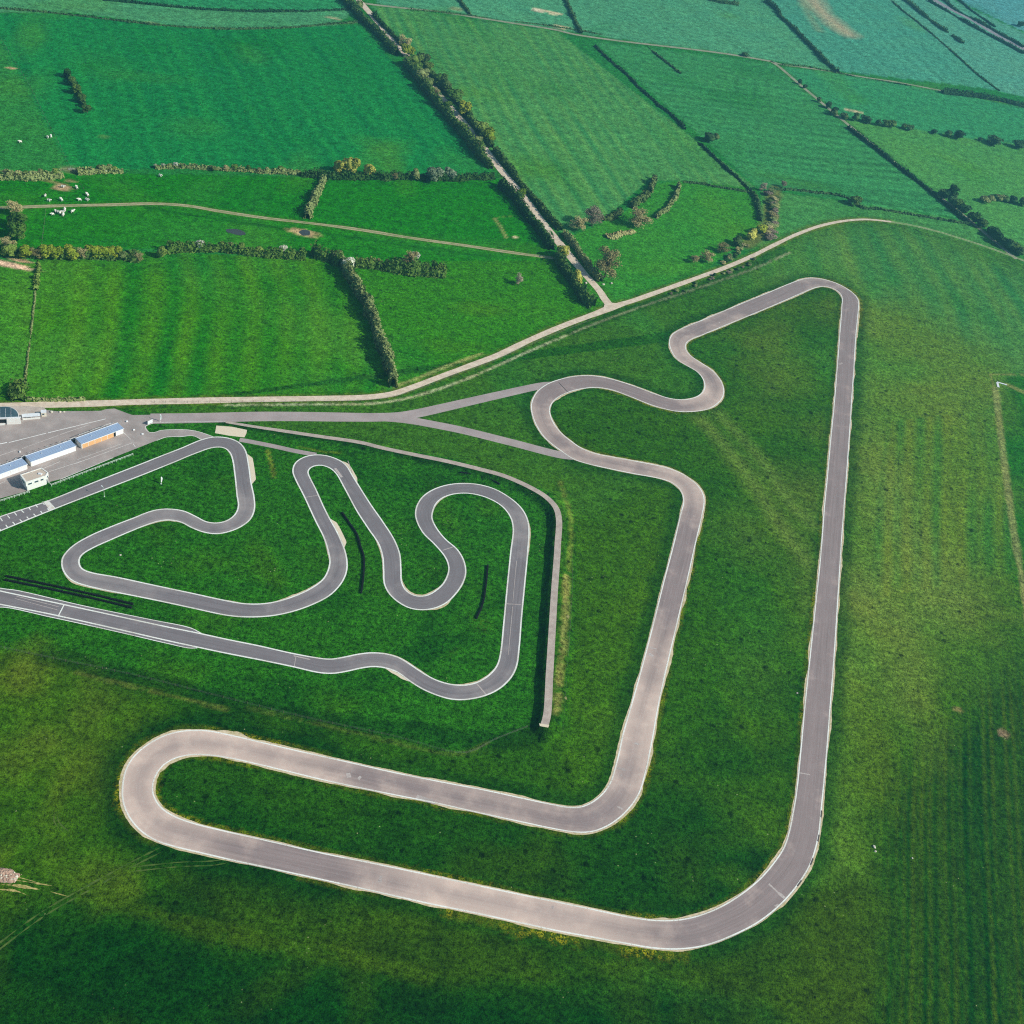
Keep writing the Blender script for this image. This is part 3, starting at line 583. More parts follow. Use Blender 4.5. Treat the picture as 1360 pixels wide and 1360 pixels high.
M_slab = simple('cream_concrete', lin(232, 216, 190), .8, .14, .4)

def strip(name, A_, B_, z, mat, cross=8, parent=None, dust=None, uvoff=0.0):
    """road surface between two paired edge lines"""
    n = len(A_); k = cross+1
    t = np.linspace(0, 1, k)
    P = A_[:, None, :]*(1-t[None, :, None])+B_[:, None, :]*t[None, :, None]
    zz = np.broadcast_to(np.asarray(z, float).reshape(-1, 1) if np.ndim(z) else np.full((1, 1), z), (n, k))
    V = np.c_[P.reshape(-1, 2), zz.reshape(-1)]
    i = np.arange(n*k).reshape(n, k)
    Q = np.stack([i[:-1, :-1], i[1:, :-1], i[1:, 1:], i[:-1, 1:]], -1).reshape(-1, 4)
    a, b_, c_ = (np.r_[V[Q[:, j], :2].ravel()].reshape(-1, 2) for j in (0, 1, 2))
    # wind upward
    cr = (b_[:, 0]-a[:, 0])*(c_[:, 1]-a[:, 1])-(b_[:, 1]-a[:, 1])*(c_[:, 0]-a[:, 0])
    Q[cr < 0] = Q[cr < 0][:, ::-1]
    me = quads_mesh(name, V, Q)
    mid = (A_+B_)/2; s = np.r_[0, np.cumsum(np.hypot(*np.diff(mid, axis=0).T))]
    wv = np.hypot(*(A_-B_).T)
    UV = np.stack([t[None, :]*wv[:, None]+uvoff, np.broadcast_to(s[:, None], (n, k))], -1).reshape(-1, 2)
    uvl = me.uv_layers.new(name='UVMap'); li = np.empty(len(me.loops), np.int32); me.loops.foreach_get('vertex_index', li)
    uvl.data.foreach_set('uv', UV[li].astype(np.float32).ravel())
    d = me.attributes.new('dust', 'FLOAT', 'POINT')
    dv = np.zeros(n) if dust is None else dust
    edge = np.clip(np.abs(t-.5)*2-.72, 0, 1)*1.4
    d.data.foreach_set('value', (dv[:, None]*(.75+.25*np.abs(t-.5)[None]*2)+edge[None, :]*.5*np.minimum(1, dv[:, None]+.3)-.16*np.exp(-((t-.5+.12*np.sin(s/23)[:, None])/.2)**2)*(s[:, None]*0+1)).astype(np.float32).ravel())
    return link(name, me, mat, parent)
def ribbon(name, Q, w, z, mat, side=0, parent=None, closed=False, off=0.0):
    """thin sheet along a line; side +1/-1 lays it wholly to the left/right of it"""
    if closed:
        n = normals(Q, True); Q = np.vstack([Q, Q[:1]]); n = np.vstack([n, n[:1]])
    else: n = normals(Q)
    w = (np.asarray(w, float)*np.ones(len(Q)))[:, None]
    a, b_ = (Q-n*w/2, Q+n*w/2) if not side else (Q+n*side*off, Q+n*side*(off+w))
    return strip(name, a, b_, z, mat, 2, parent)
def dust_at(mid, spots):
    d = np.zeros(len(mid))
    for (x, y, r, k) in spots:
        c = at(x, y); d = np.maximum(d, k*np.clip(1.3-np.hypot(mid[:, 0]-c.x, mid[:, 1]-c.y)/r, 0, 1))
    return d
def sheet(name, pts, z, mat, parent=None, holes=()):
    """flat sheet of any outline"""
    loops = [[Vector((p[0], p[1], 0)) for p in L_] for L_ in [pts, *holes]]
    V = [(v.x, v.y, z) for L_ in loops for v in L_]
    F = tessellate_polygon(loops)
    bm = bmesh.new(); vs = [bm.verts.new(v) for v in V]
    for f in F:
        try: bm.faces.new([vs[i] for i in f])
        except ValueError: pass
    for f in bm.faces:
        f.normal_update()
        if f.normal.z < 0: f.normal_flip()
    me = bpy.data.meshes.new(name); bm.to_mesh(me); bm.free(); me.uv_layers.new(name='UVMap')
    return link(name, me, mat, parent)
def inward(Q, other, closed):
    n = normals(Q, closed); mid = other[np.argmin(np.hypot(Q[::7, None, 0]-other[None, :, 0], Q[::7, None, 1]-other[None, :, 1]), 1)]
    return 1 if np.mean(np.sum((mid-Q[::7])*n[::7], 1)) > 0 else -1

# the big circuit
mid = (oA+iB)/2
dd = dust_at(mid, [(200,1040,42,.8),(300,1000,34,.85),(390,1010,26,.7),(560,1050,30,.3),(640,1190,44,.85),(760,1225,34,.8),(860,960,38,.85),(840,1040,22,.5),(900,645,26,.7),(915,470,26,.6),(945,530,22,.7),(730,560,20,.5),(800,610,30,.45),(880,880,30,.6),(960,430,20,.35),(1085,375,18,.3)])
big = strip('racing_circuit', oA, iB, .040, M_out, 8, None, dd)
tag(big, 'wide pinkish grey asphalt circuit with hairpin around the green infield', kind='structure')
so, si = inward(o_edge, i_edge, True), inward(i_edge, o_edge, True)
def edge_line(Q, side, w, z, parent, closed=True, name='edge_line', off=.12):
    o = ribbon(name, Q, w, z, M_white, side, parent, closed, off); return o
edge_line(o_edge, so, .50, .060, big); edge_line(i_edge, si, .48, .060, big)
# sandy run-off strips outside the lines, ragged
_vz = [.006]
def ragged(Q, side, wmax, seed, parent, name='sandy_verge'):
    _vz[0] += .0007; z = _vz[0]
    Q = resample(Q, .7); s = arclen(Q); L_ = s[-1]
    w = .48*wmax*np.clip(vnoise(s, s*0+seed, 9)*2.0-.5, .0, 1.2)*(.8+.4*vnoise(s, s*0+seed+3, 1.6))*np.clip(np.minimum(s, L_-s)/6, 0, 1)
    return ribbon(name, Q, np.maximum(w, .02), z, M_verge, -side, parent)
for p0, p1, w in (((205,1116),(300,973),1.5),((275,969),(420,1003),3.0),((880,1262),(560,1200),1.5),((560,1199),(400,1163),.9),((705,560),(760,499),.7),((1065,371),(1120,381),.8),((1136,391),(1136,450),1.9),((790,1062),(830,960),1.2),((837,940),(880,780),.5),((905,655),(840,629),.9),((930,522),(890,528),1.3),((889,447),(975,407),.8),((888,460),(930,500),.5),((420,1002),(760,1072),.5)):
    ragged(part_of(o_edge, p0, p1), so, w, w*7+p0[0], big)
for p0, p1, w in (((940,443),(915,470),1.3),((1060,1020),(1010,1165),1.2),((1010,1165),(860,1221),1.5),((840,1218),(400,1126),.6),((255,1092),(206,1040),1.0),((205,1040),(330,1013),1.8),((330,1013),(470,1046),1.3),((640,1082),(800,1103),.7),((812,1097),(868,980),1.4),((868,980),(915,765),1.8),((920,640),(850,613),1.0),((850,613),(765,591),1.2),((765,590),(735,535),1.7),((735,535),(800,516),1.5),((961,515),(915,470),.9),((955,535),(900,547),.6)):
    ragged(part_of(i_edge, p0, p1), si, w, w*11+p1[0], big)
# painted and patched details on it
_sz = [0.0]
def stripe(name, a, b, w, z, mat, parent):
    _sz[0] += .00015; z += _sz[0]
    a, b = at(*a), at(*b); q = np.linspace([a.x, a.y], [b.x, b.y], 4); return ribbon(name, q, w, z, mat, 0, parent)
M_scuff = paint('scuffed_pale_mark', lin(204, 192, 186), lin(160, 146, 142), (.3, .62), 2.5)
M_seam = simple('dark_asphalt_seam', lin(92, 84, 84), .9, .2, 1.0)
for a, b, w in (((1021,1174),(1036,1188),.7),((1034,1186),(1042,1193),1.2),((1029,1204),(1034,1201),.7),((462,1027),(463.5,1033),1.6),((476,1032),(479,1034),1.5),((553,1058),(578,1066),1.8),((504,1172),(506,1163),1.0),((734,1203),(734,1207),.7),((820,1020),(832,1023),1.0),((824,1029),(826,1031),.8),((843,987),(849,989),1.0),((820,1071),(827,1075),.8),((1059,1026),(1076,1029),.5),((1114,484),(1119,482),1.1),((955,428),(956,429),1.0),((858,859),(872,862),.6),((862,868),(868,872),1.4),((1058,920),(1060,921),.8)):
    stripe('scuff_mark', a, b, w, .052, M_scuff, big)
stripe('asphalt_seam', (742,508), (755,522), .45, .052, M_seam, big)
q = part_of(o_edge, (1092,1060), (1040,1200))
for k in range(4, len(q)-6, 7): ribbon('kerb_dash', q[k:k+3], .55, .064, M_seam, so, big, off=-.12) if k < 60 else None

# wheel tracks pressed into the grass: thin broken strips of paler flattened grass
M_rut = gravel('flattened_pale_grass', lin(92, 112, 50), lin(48, 84, 24), .3); M_straw = gravel('spilled_straw', lin(206, 184, 122), lin(128, 128, 62), .7)
_rz = [.004]
def ruts(pts, gap, w, label, mat=None, both=True):
    q = resample(spline(W(pts), 1, False, 2), .6); n = normals(q); s = arclen(q); first = None
    for sgn in ((-1, 1) if both else (0,)):
        _rz[0] += .0006; e = np.clip(np.minimum(s, s[-1]-s)/4, 0, 1)
        wv = w*e*np.clip(vnoise(s, s*0+sgn+w*9, 2.2)*1.6+vnoise(s, s*0+sgn+4, .8)*.8-.55, .02, 1.2)
        o = ribbon('wheel_track', q+n*gap*sgn, wv, _rz[0], mat or M_rut, 0, first)
        if first is None: first = tag(o, label, kind='structure')
ruts([(-20,1272),(0,1256),(60,1212),(120,1178),(175,1148),(215,1128)], .85, .6, 'twin wheel track running from the lower left edge to the hairpin')
ruts([(170,1155),(240,1148),(285,1146),(310,1141)], .8, .5, 'faint twin wheel track branching towards the bottom straight')
ruts([(76,1076),(74,1088),(80,1098),(97,1110)], .6, .4, 'small curved tyre mark in the meadow left of the hairpin')
for y0, x1, w in ((1168.5, 70, .7), (1175.5, 64, 1.0), (1182.5, 40, .7), (1164, 50, .4)):
    ruts([(-14,y0-1.5),(20,y0+.5),(x1,y0+8)], 0, w, 'streak of spilled straw beside the rubble heap', M_straw, False)
ruts([(66,1184),(92,1191)], 0, .5, 'thin streak of straw leading to the wheel track', M_straw, False)
# the kart track inside
mid2 = (lA+rB)/2
dd2 = dust_at(mid2, [(250,690,16,.5),(330,670,16,.45),(310,690,14,.5),(130,765,20,.5),(175,770,22,.4),(450,750,16,.4),(690,700,18,.4),(640,905,20,.35),(200,685,16,.5),(505,880,18,.4),(390,805,20,.3),(500,790,12,.3)])
kart = strip('kart_track', lA, rB, .040, M_in, 8, None, dd2)
tag(kart, 'winding grey kart track with white edge lines and tight hairpins', kind='structure')
sl, sr = inward(l_edge, r_edge, False), inward(r_edge, l_edge, False)
edge_line(l_edge, sl, .58, .060, kart, False, off=.05); edge_line(r_edge, sr, .58, .060, kart, False, off=.05)
def run_l(Q, p0, p1):
    a, b = at(*p0), at(*p1); i, j = sorted(int(np.argmin(np.hypot(Q[:, 0]-v.x, Q[:, 1]-v.y))) for v in (a, b)); return Q[i:j+1]
for Q_, sd, p0, p1, w in ((r_edge,sr,(83,758),(160,789),2.4),(l_edge,sl,(240,694),(185,701),1.0),(l_edge,sl,(105,745),(118,759),1.0),(r_edge,sr,(312,680),(296,693),1.0),(r_edge,sr,(300,596),(311,632),.8),(l_edge,sl,(300,797),(428,768),1.2),(l_edge,sl,(437,745),(428,710),.7),(l_edge,sl,(450,610),(480,650),1.8),(r_edge,sr,(560,811),(617,773),1.8),(r_edge,sr,(500,715),(509,770),.9),(l_edge,sl,(700,740),(703,690),.9),(r_edge,sr,(500,866),(570,897),.8),(r_edge,sr,(660,880),(600,908),.8),(l_edge,sl,(533,765),(594,765),1.1),(r_edge,sr,(576,680),(600,658),.6)):
    ragged(run_l(Q_, p0, p1), sd, w, w*5+p0[0], kart)
for Q_, sd, p0, p1, w in ((l_edge,sl,(328,603),(334,642),2.0),(r_edge,sr,(439,690),(457,726),1.7),(l_edge,sl,(452,612),(474,641),1.2),(l_edge,sl,(560,893),(510,887.5),1.2)):
    q = resample(run_l(Q_, p0, p1), .7); s = arclen(q)
    ribbon('concrete_kerb', q, np.maximum(w*np.clip(np.minimum(s, s[-1]-s)/3, 0, 1), .03), .030, M_slab, -sd, kart)
# widened start of the straight on the left, with its own lines
for dst, P1, P2 in ((l_edge, None, None),): pass
wide_lo = W([(-18,810.5),(0,806.8),(66.2,819.9),(154.4,839.3),(220.6,854.7),(252,861.3),(262,861)])
wide_hi = W([(-18,777),(4.4,781.5),(22,783.7),(110,804),(200,822.5),(253.7,833.8),(268,841)])
lo = spline(wide_lo, 1.0, False, 2); hi = spline(wide_hi, 1.0, False, 2)
for q, e, sd, sg in ((lo, l_edge, sl, 1), (hi, r_edge, sr, 1)):
    a = resample(q, 1, n=200); b = resample(run_l(e, (-18, 795), (262, 850)), 1, n=200)
    if np.hypot(*(a[0]-b[0])) > np.hypot(*(a[0]-b[-1])): b = b[::-1]
    strip('track_shoulder', a, b, .030, M_in, 2, kart)
    nn = normals(a); sgn = 1 if np.mean(np.sum((b-a)*nn, 1)) > 0 else -1
    ribbon('edge_line', a, .36, .052, M_white, sgn, kart)
stripe('finish_line', (85.5,802.6), (77,819), .42, .056, M_white, kart)
stripe('timing_line', (403.5,661), (424,657.5), .3, .052, M_scuff, kart)
for a, b, w in (((393,872),(390.5,887),.22),((390,871),(412,876),.5),((588,731),(603,726),.35),((633,908),(646,923),.5),((672,802),(692,803),.4),((445,622),(454,634),1.2),((462,612),(468,628),.3),((686,745),(681,800),.22),((681,805),(675,870),.25),((22,792),(78,806),.25),((20,795),(76,810),.2)):
    stripe('scuff_mark', a, b, w, .050, M_scuff, kart)
# start grid
M_band = paint('pale_start_band', lin(214, 200, 184), lin(232, 228, 220), (.45, .6), .4)
sheet('start_band', [tuple(at(*p))[:2] for p in ((57.5,666.5),(63.8,664.6),(74,675.8),(66.5,678.3))], .048, M_band, kart)
stripe('start_line', (63.4,664.5), (74,676), .34, .056, M_white, kart)
z6 = lambda x, y: (x*120/1360, 600+y*120/1360)
for a, b in (((0,990),(38,1045)),((112,960),(148,1003)),((218,915),(252,960)),((322,880),(358,920)),((430,838),(462,880)),((532,795),(566,838)),((638,755),(668,798)),((85,1100),(120,1145)),((190,1058),(228,1100)),((298,1020),(334,1057)),((402,978),(438,1018)),((505,935),(543,975)),((610,895),(645,938)),((715,855),(748,895)),((-20,1140),(12,1188)),((-110,1035),(-70,1085))):
    stripe('grid_marking', z6(*a), z6(*b), .40, .054, M_white, kart)

# link roads between the paddock and the big circuit
c1 = spline(W(CONN), 1.5, False, 4); c2 = spline(W(CONN2), 1.5, False, 4)
l1 = ribbon('link_road', c1, np.interp(np.linspace(0, 1, len(c1)), [0, .4, .55, 1], [7.6, 7.2, 6.6, 5.2]), .022, M_conn)
tag(l1, 'grey asphalt link road running from the paddock to the circuit hairpin', kind='structure')
l2 = ribbon('link_road', c2, 5.6, .026, M_conn); tag(l2, 'grey asphalt branch of the link road towards the lower bend', kind='structure')
g = [(548,556.5),(560,551.5),(535,549),(520,556)]
c3 = spline(W([(318,584),(335,587),(365,593),(392,599),(420,604)]), 1.2, False, 2)
tag(ribbon('service_path', c3, 2.9, .016, M_conn), 'short grey service path linking two bends of the kart track', kind='structure')
# paddock
pad = [(-60,547),(14,541.5),(60,541.5),(28,539),(60,543.6),(134,545.6),(141,543.4),(152,542.6),(168,548.5),(176,551.2),(240,550.5),(262,551),(262,561),(203,562),(193,566.5),(198,574),(206,574),(213,571.8),(238,570.5),(256,571.8),(270,575.3),(284,580),(268,584),(256,578.5),(240,580),(221,580.6),(208,585),(155,606),(80,636.5),(66,640),(45,648),(30,654),(0,662),(-70,685)]
pad = [(-70,547),(10,541.8),(28,540.5),(58,541),(60,544.3),(75,546.2),(134,545.6),(141,543.4),(152,542.6),(168,548.5),(176,551.2),(240,550.5),(262,551),(262,561),(203,562),(193,566.5),(198,574),(206,574),(213,571.8),(238,570.5),(256,571.8),(270,575.3),(284,580),(268,584),(256,578.5),(240,580),(221,580.6),(208,585),(155,606),(80,636.5),(66,640),(45,648),(30,654),(0,662),(-70,685)]
paddock = sheet('paddock', [tuple(at(*p))[:2] for p in pad], .018, M_park)
tag(paddock, 'grey asphalt paddock around the garages with worn white lines', kind='structure')
dv = paddock.data.attributes.new('dust', 'FLOAT', 'POINT')
M_faint = paint('faint_paddock_line', lin(238, 232, 226), lin(190, 180, 174), (.3, .55), 1.2)
M_bold = paint('paddock_white_line', lin(250, 248, 244), lin(216, 208, 200), (.25, .36), 1.2)
Z4 = lambda x, y: (x*120/1360, 520+y*120/1360); Z5 = lambda x, y: (100+x*120/1360, 540+y*120/1360)
for a, b, w, mm in ((Z4(130,770),Z4(695,628),.36,M_bold),(Z4(725,622),Z5(460,185),.36,M_bold),(Z4(-60,800),Z4(105,768),.5,M_bold),(Z4(905,648),Z4(1330,505),.22,M_faint),(Z4(-60,985),Z4(260,875),.2,M_faint),(Z4(330,860),Z4(880,660),.18,M_faint),(Z5(730,395),Z5(835,495),.3,M_faint),(Z5(0,860),Z5(860,545),.2,M_faint),(Z5(30,800),Z5(700,560),.16,M_faint),(z6(560,290),z6(900,150),.2,M_faint),(z6(740,300),z6(1330,110),.2,M_faint),(z6(-60,500),z6(80,450),.2,M_faint),(Z5(870,560),Z5(905,610),.3,M_faint)):
    stripe('painted_line', a, b, w, .034, mm, paddock)
for pts in ([(203,562),(193,566.8),(198,574),(206,574.2),(213,571.8),(238,570.5),(256,571.8),(270,575.3),(283,580)], [(268,584),(256,578.8),(240,580),(221,580.6),(208,585)], [(150,608),(110,624.5),(80,636.8)]):
    ribbon('edge_line', spline(W(pts), .8, False, 1), .30, .036, M_white if len(pts) > 4 else M_faint, 0, paddock)
for pts in ([(200,561.6),(240,560.4),(300,559.4)],):
    ribbon('edge_line', spline(W(pts), .8), .2, .038, M_faint, 0, paddock)

# lanes and paths
ap = sheet('apron', [tuple(at(*p))[:2] for p in ((-70,540.5),(40,539.5),(58,541),(61,544),(55,551.5),(20,553),(-70,554))], .042, gravel('pale_apron_gravel', lin(206, 192, 180), lin(184, 170, 158)))
tag(ap, 'pale gravel apron behind the club house', kind='structure')
ln = ribbon('gravel_lane', LANE_W, np.interp(np.linspace(0, 1, len(LANE_W)), [0, .14, .36, .54, .72, .88, 1], [4.8, 4.4, 3.9, 4.0, 3.4, 2.8, 2.2])*(.92+.16*vnoise(arclen(LANE_W), 0, 14)), .030, M_lane)
tag(ln, 'pale sandy gravel lane curving past the circuit', kind='structure')
q2 = spline(W(LANE2), 2, False, 3); n2 = normals(q2); M_ft = gravel('worn_grass_track', lin(176, 184, 138), lin(128, 156, 92), .3)
gt = ribbon('grass_track', q2+n2*.75, 1.0*(.6+.7*vnoise(arclen(q2), 2, 9)), .024, M_ft); ribbon('wheel_track', q2-n2*.75, 1.0*(.6+.7*vnoise(arclen(q2), 7, 9)), .025, M_ft, 0, gt)
tag(gt, 'faint twin grass track continuing the gravel lane to the right edge', kind='structure')
tq = spline(W(TRACK2), 2, False, 3)
tag(ribbon('hedged_lane', tq, 5.2*(.88+.24*vnoise(arclen(tq), 0, 18)), .034, M_lane), 'straight sandy lane running between two hedgerows', kind='structure')
fl = sheet('lane_mouth', [tuple(at(*p))[:2] for p in ((788,421.5),(800,414),(803,404),(799,394),(804,394),(811,402),(824,403.2),(838,402.5),(815,412))], .038, M_lane); tag(fl, 'widened sandy mouth where two gravel lanes meet', kind='structure')
t4 = spline(W(TRACK4), 2, False, 3)
t4o = ribbon('farm_track', t4, 3.0*(.8+.4*vnoise(arclen(t4), 3, 12)), .026, M_track); tag(t4o, 'narrow earth farm track crossing the pastures', kind='structure')
M_cent = gravel('grassy_centre_strip', lin(96, 128, 60), lin(130, 140, 80), .3)
ribbon('grass_centre', t4, .55*(.3+1.0*vnoise(arclen(t4), 9, 10)), .036, M_cent, 0, t4o)
for nm, P_, w, lb in (('country_road', ROAD3, 3.6, 'pale country road crossing the far fields'), ('country_road', ROAD3B, 3.2, 'pale country road leading diagonally down past the long hedge'), ('country_road', ROAD3C, 2.6, 'thin pale field road at the upper right')):
    q = spline(W(P_), 3, False, 3); tag(ribbon(nm, q, w, .03, M_road), lb, kind='structure')
rq = spline(W(RAIL), 4, False, 3); M_rail = gravel('railway_ballast', lin(172, 168, 172), lin(150, 150, 156), .2)
rl = ribbon('railway_bed', rq, 8.5, .03, M_rail); tag(rl, 'grey ballast bed of a railway line in the far corner', kind='structure')
M_steel = simple('rail_steel', lin(120, 116, 118), .5, .1, .3)
for o_ in (-2.6, -1.1, 1.1, 2.6): ribbon('rail', rq+normals(rq)*o_, .16, .10, M_steel, 0, rl)
# path on the bank
bq = BANK; wv = np.interp(np.linspace(0, 1, len(bq)), [0, .1, .4, 1], [1.6, 2.3, 2.7, 3.0])
bp = ribbon('bank_path', bq, wv, BANK_Z+.07, M_bankp); tag(bp, 'pale gravel path along the top of the grass bank', kind='structure')
sheet('end_stones', [tuple(at(x, y, BANK_H))[:2] for x, y in ((716,961),(729.5,963),(728,966.5),(717,964.5))], BANK_H+.10, M_slab, bp)
pd_ = sheet('sand_pad', [tuple(at(180+x*.2206, 500+y*.2206))[:2] for x, y in ((487,296),(580,303),(671,322),(667,345),(655,367),(560,356),(478,341))], .030, M_slab)
tag(pd_, 'cream rectangular concrete pad beside the first kart bend', kind='structure')
# ponds
M_pond, nt_, b_ = new_mat('muddy_pond_water'); b_.inputs['Base Color'].default_value = (*lin(70, 76, 74), 1); b_.inputs['Roughness'].default_value = .12; b_.inputs['Specular IOR Level'].default_value = .5
for (x, y, rx, ry, rn, lb) in ((313,308,5.2,3.2,.8,'small dark pond in the pasture below the farm track'), (405,309,3.4,3.4,.4,'small muddy pond with sandy rim beside the farm track')):
    c = at(x, y); pts = []
    for k in range(28):
        a = k/28*2*PI; r = 1+.28*(vnoise(math.cos(a)*2+x, math.sin(a)*2+y, .9)-.5)
        pts.append((c.x+rx*r*math.cos(a), c.y+ry*r*math.sin(a)))
    tag(sheet('pond', pts, .03, M_pond), lb, 'pond', kind='structure')
# ------------------------------------------------------------------ buildings of the paddock
M_wall = simple('white_render', lin(238, 236, 230), .8, .06, .5)
M_roof = simple('grey_blue_roof_sheet', lin(164, 184, 212), .35, .06, .3, .5)
M_trim = simple('white_fascia', lin(236, 238, 240), .6, .04, .5)
M_shut = simple('orange_roller_shutter', lin(226, 178, 126), .6, .12, 1.2)
M_dark = simple('dark_opening', lin(34, 36, 40), .8, .1, 1)
M_glass = simple('dark_teal_glazing', lin(70, 92, 100), .12, .05, .4, .6)
M_beige = simple('beige_roof_felt', lin(206, 190, 174), .9, .14, .35)
M_pole = simple('galvanised_tube', lin(214, 214, 210), .5, .05, 2, .3)
M_fence = simple('pale_green_white_rail', lin(214, 226, 212), .6, .06, 2)
M_tyre = simple('black_rubber', lin(24, 28, 30), .8, .2, 2)
M_wood = simple('weathered_post', lin(120, 108, 92), .9, .2, 3)
M_wire = simple('fence_wire', lin(120, 124, 116), .6, .1, 2, .3)

def garage(FL, FR, BL, Hh, label, shutters):
    """long flat roofed pit box: front base corners and back roof corner surveyed"""
    a, b = at(*FL), at(*FR); back = at(*BL, Hh)
    x = (b-a); L_ = x.length; x.normalize(); y = Vector((-x.y, x.x, 0)); D_ = (back-a).dot(y)
    root = empty('pit_garage', a, math.atan2(x.y, x.x))
    tag(root, label, 'garage', 'pit garages in a row')
    w = MB()
    w.box((L_/2, D_/2, Hh/2-.06), (L_, D_, Hh-.12)); w.build('wall', M_wall, root)
    r = MB(); r.box((L_/2, D_/2-.12, Hh+.02), (L_+.3, D_+.5, .2)); 
    n = int(L_/1.1)
    for i in range(n): r.box((.5+i*(L_-1)/(n-1), D_/2-.12, Hh+.135), (.06, D_+.3, .035))
    ro = r.build('roof', M_roof, root)
    f = MB()
    f.box((L_/2, D_+.18, Hh+.12), (L_+.36, .14, .3)); f.box((L_/2, -.40, Hh+.0), (L_+.36, .06, .26)); f.build('fascia', M_trim, ro)
    for q in (.3, .72):
        v = MB(); v.bar((L_*q, D_*.55, Hh+.1), (L_*q, D_*.55, Hh+.6), .14, 8); v.build('roof_vent', M_pole, ro)
    for (x0, x1, mat) in shutters:
        dm = MB(); dm.box(((x0+x1)/2*L_, -.02, 1.12), ((x1-x0)*L_, .05, 2.2))
        for k in range(6): dm.box(((x0+x1)/2*L_, -.05, .25+k*.36), ((x1-x0)*L_*.98, .02, .05))
        dm.build('shutter', mat, root)
    return root, a, x, y, L_, D_
gw = [(.02+i*.162, .02+i*.162+.15, M_trim) for i in range(6)]
GH = 2.75
gB = garage((41.5,619.7), (101,598.6), (35.3,605.6), GH, 'middle pit garage of the row with grey blue flat roof and white shutters', gw)
gA = garage((108.6,596), (164,575.4), (101,582.4), GH, 'pit garage at the end of the row with orange roller shutters', [(.02+i*.15, .02+i*.15+.14, M_shut) for i in range(5)]+[(.765, .815, M_dark)])
gC = garage((-30,647.2), (36.6,622.9), (-36.5,632.6), GH, 'pit garage behind the control tower running out of the picture', gw)
# steel frames and bent posts behind the garages
def bent_post(p, rz, h=3.0):
    return p, rz, h
bp_me = MB().bar((0,0,0), (0,0,3.0), .11).bar((0,0,3.0), (.1,-.8,3.5), .10).mesh('bent_post')
def back_posts(gar, n, label, rail):
    root, a, x, y, L_, D_ = gar
    rr = empty('post_fence', a+y*(D_+1.5), root.rotation_euler.z); tag(rr, label, 'fence')
    for i in range(n):
        o = link('post', bp_me, M_pole, rr); o.location = (L_*(.1+.8*i/(n-1)), 0, 0)
    r = MB(); r.bar((L_*.1, 0, 1.0), (L_*.9, 0, 1.0), .025, 4); r.bar((L_*.1, 0, 1.8), (L_*.9, 0, 1.8), .025, 4)
    if rail:
        r.bar((L_*.1, 0, 2.9), (L_*.9, 0, 2.9), .10, 6)
    r.build('rail', M_pole, rr)
back_posts(gA, 4, 'white railed fence of bent posts behind the garage with orange shutters', True)
back_posts(gB, 7, 'row of white bent posts behind the middle pit garage', False)
back_posts(gC, 6, 'row of white bent posts behind the garage by the control tower', False)
for i, (g0, g1, lb) in enumerate(((gB, gA, 'white tube gate frame in the gap before the orange shuttered garage'), (gC, gB, 'white tube gate frame in the gap behind the control tower'))):
    p0 = g0[1]+g0[2]*g0[4]+g0[3]*(g0[5]+.6); p1 = g1[1]+g1[3]*(g1[5]+.6)
    rt = empty('gate_frame', p0, math.atan2((p1-p0).y, (p1-p0).x)); tag(rt, lb, 'gate frame', 'gate frames between the garages'); l_ = (p1-p0).length
    f = MB(); f.bar((0,0,0),(0,0,3.1),.11).bar((l_,0,0),(l_,0,3.1),.11).bar((0,0,3.1),(l_,0,3.1),.11); f.build('frame', M_pole, rt)
    g_ = MB(); g_.box((l_/2, 0, 1.15), (l_*.94, .06, 1.9)); g_.build('gate_leaf', M_dark, rt)

# control tower
TH = 4.9
top = [at(26.5,630.4,TH), at(34,640.6,TH), at(60.9,631.6,TH), at(64,627.2,TH), at(55.1,621.0,TH)]
root = empty('control_tower', at(46,645)); tag(root, 'white two storey race control tower with beige flat roof and dark windows', 'tower')
inv = Matrix.Translation(-root.location)
P = [(v.x-root.location.x, v.y-root.location.y) for v in top]
cx, cy = sum(p[0] for p in P)/5, sum(p[1] for p in P)/5
sc = lambda k: [(cx+(p[0]-cx)*k, cy+(p[1]-cy)*k) for p in P]
w = MB(); w.prism(sc(.93), 0, 2.6); w.prism(sc(1.0), 2.6, TH-.55); w.build('wall', M_wall, root)
pr = MB()
o_, i_ = sc(1.0), sc(.90)
for k in range(5):
    k2 = (k+1) % 5
    for zz in (0,):
        A0, A1, B0, B1 = o_[k], o_[k2], i_[k], i_[k2]
        z0, z1 = TH-.55, TH
        pr.quad((*A0, z0), (*A1, z0), (*A1, z1), (*A0, z1)); pr.quad((*B1, z0), (*B0, z0), (*B0, z1), (*B1, z1)); pr.quad((*A0, z1), (*A1, z1), (*B1, z1), (*B0, z1))
pr.build('parapet', M_wall, root)
rf = MB(); rf.prism(sc(.905), TH-.5, TH-.22); rfo = rf.build('roof', M_beige, root)
hh = MB(); hh.box((cx+1.2, cy+.9, TH-.02), (1.5, 1.0, .4)); hh.build('roof_hatch', M_trim, rfo)
mm = MB(); mm.bar((cx-2, cy+.6, TH-.3), (cx-2, cy+.6, TH+2.2), .04, 5); mm.build('mast', M_pole, rfo)
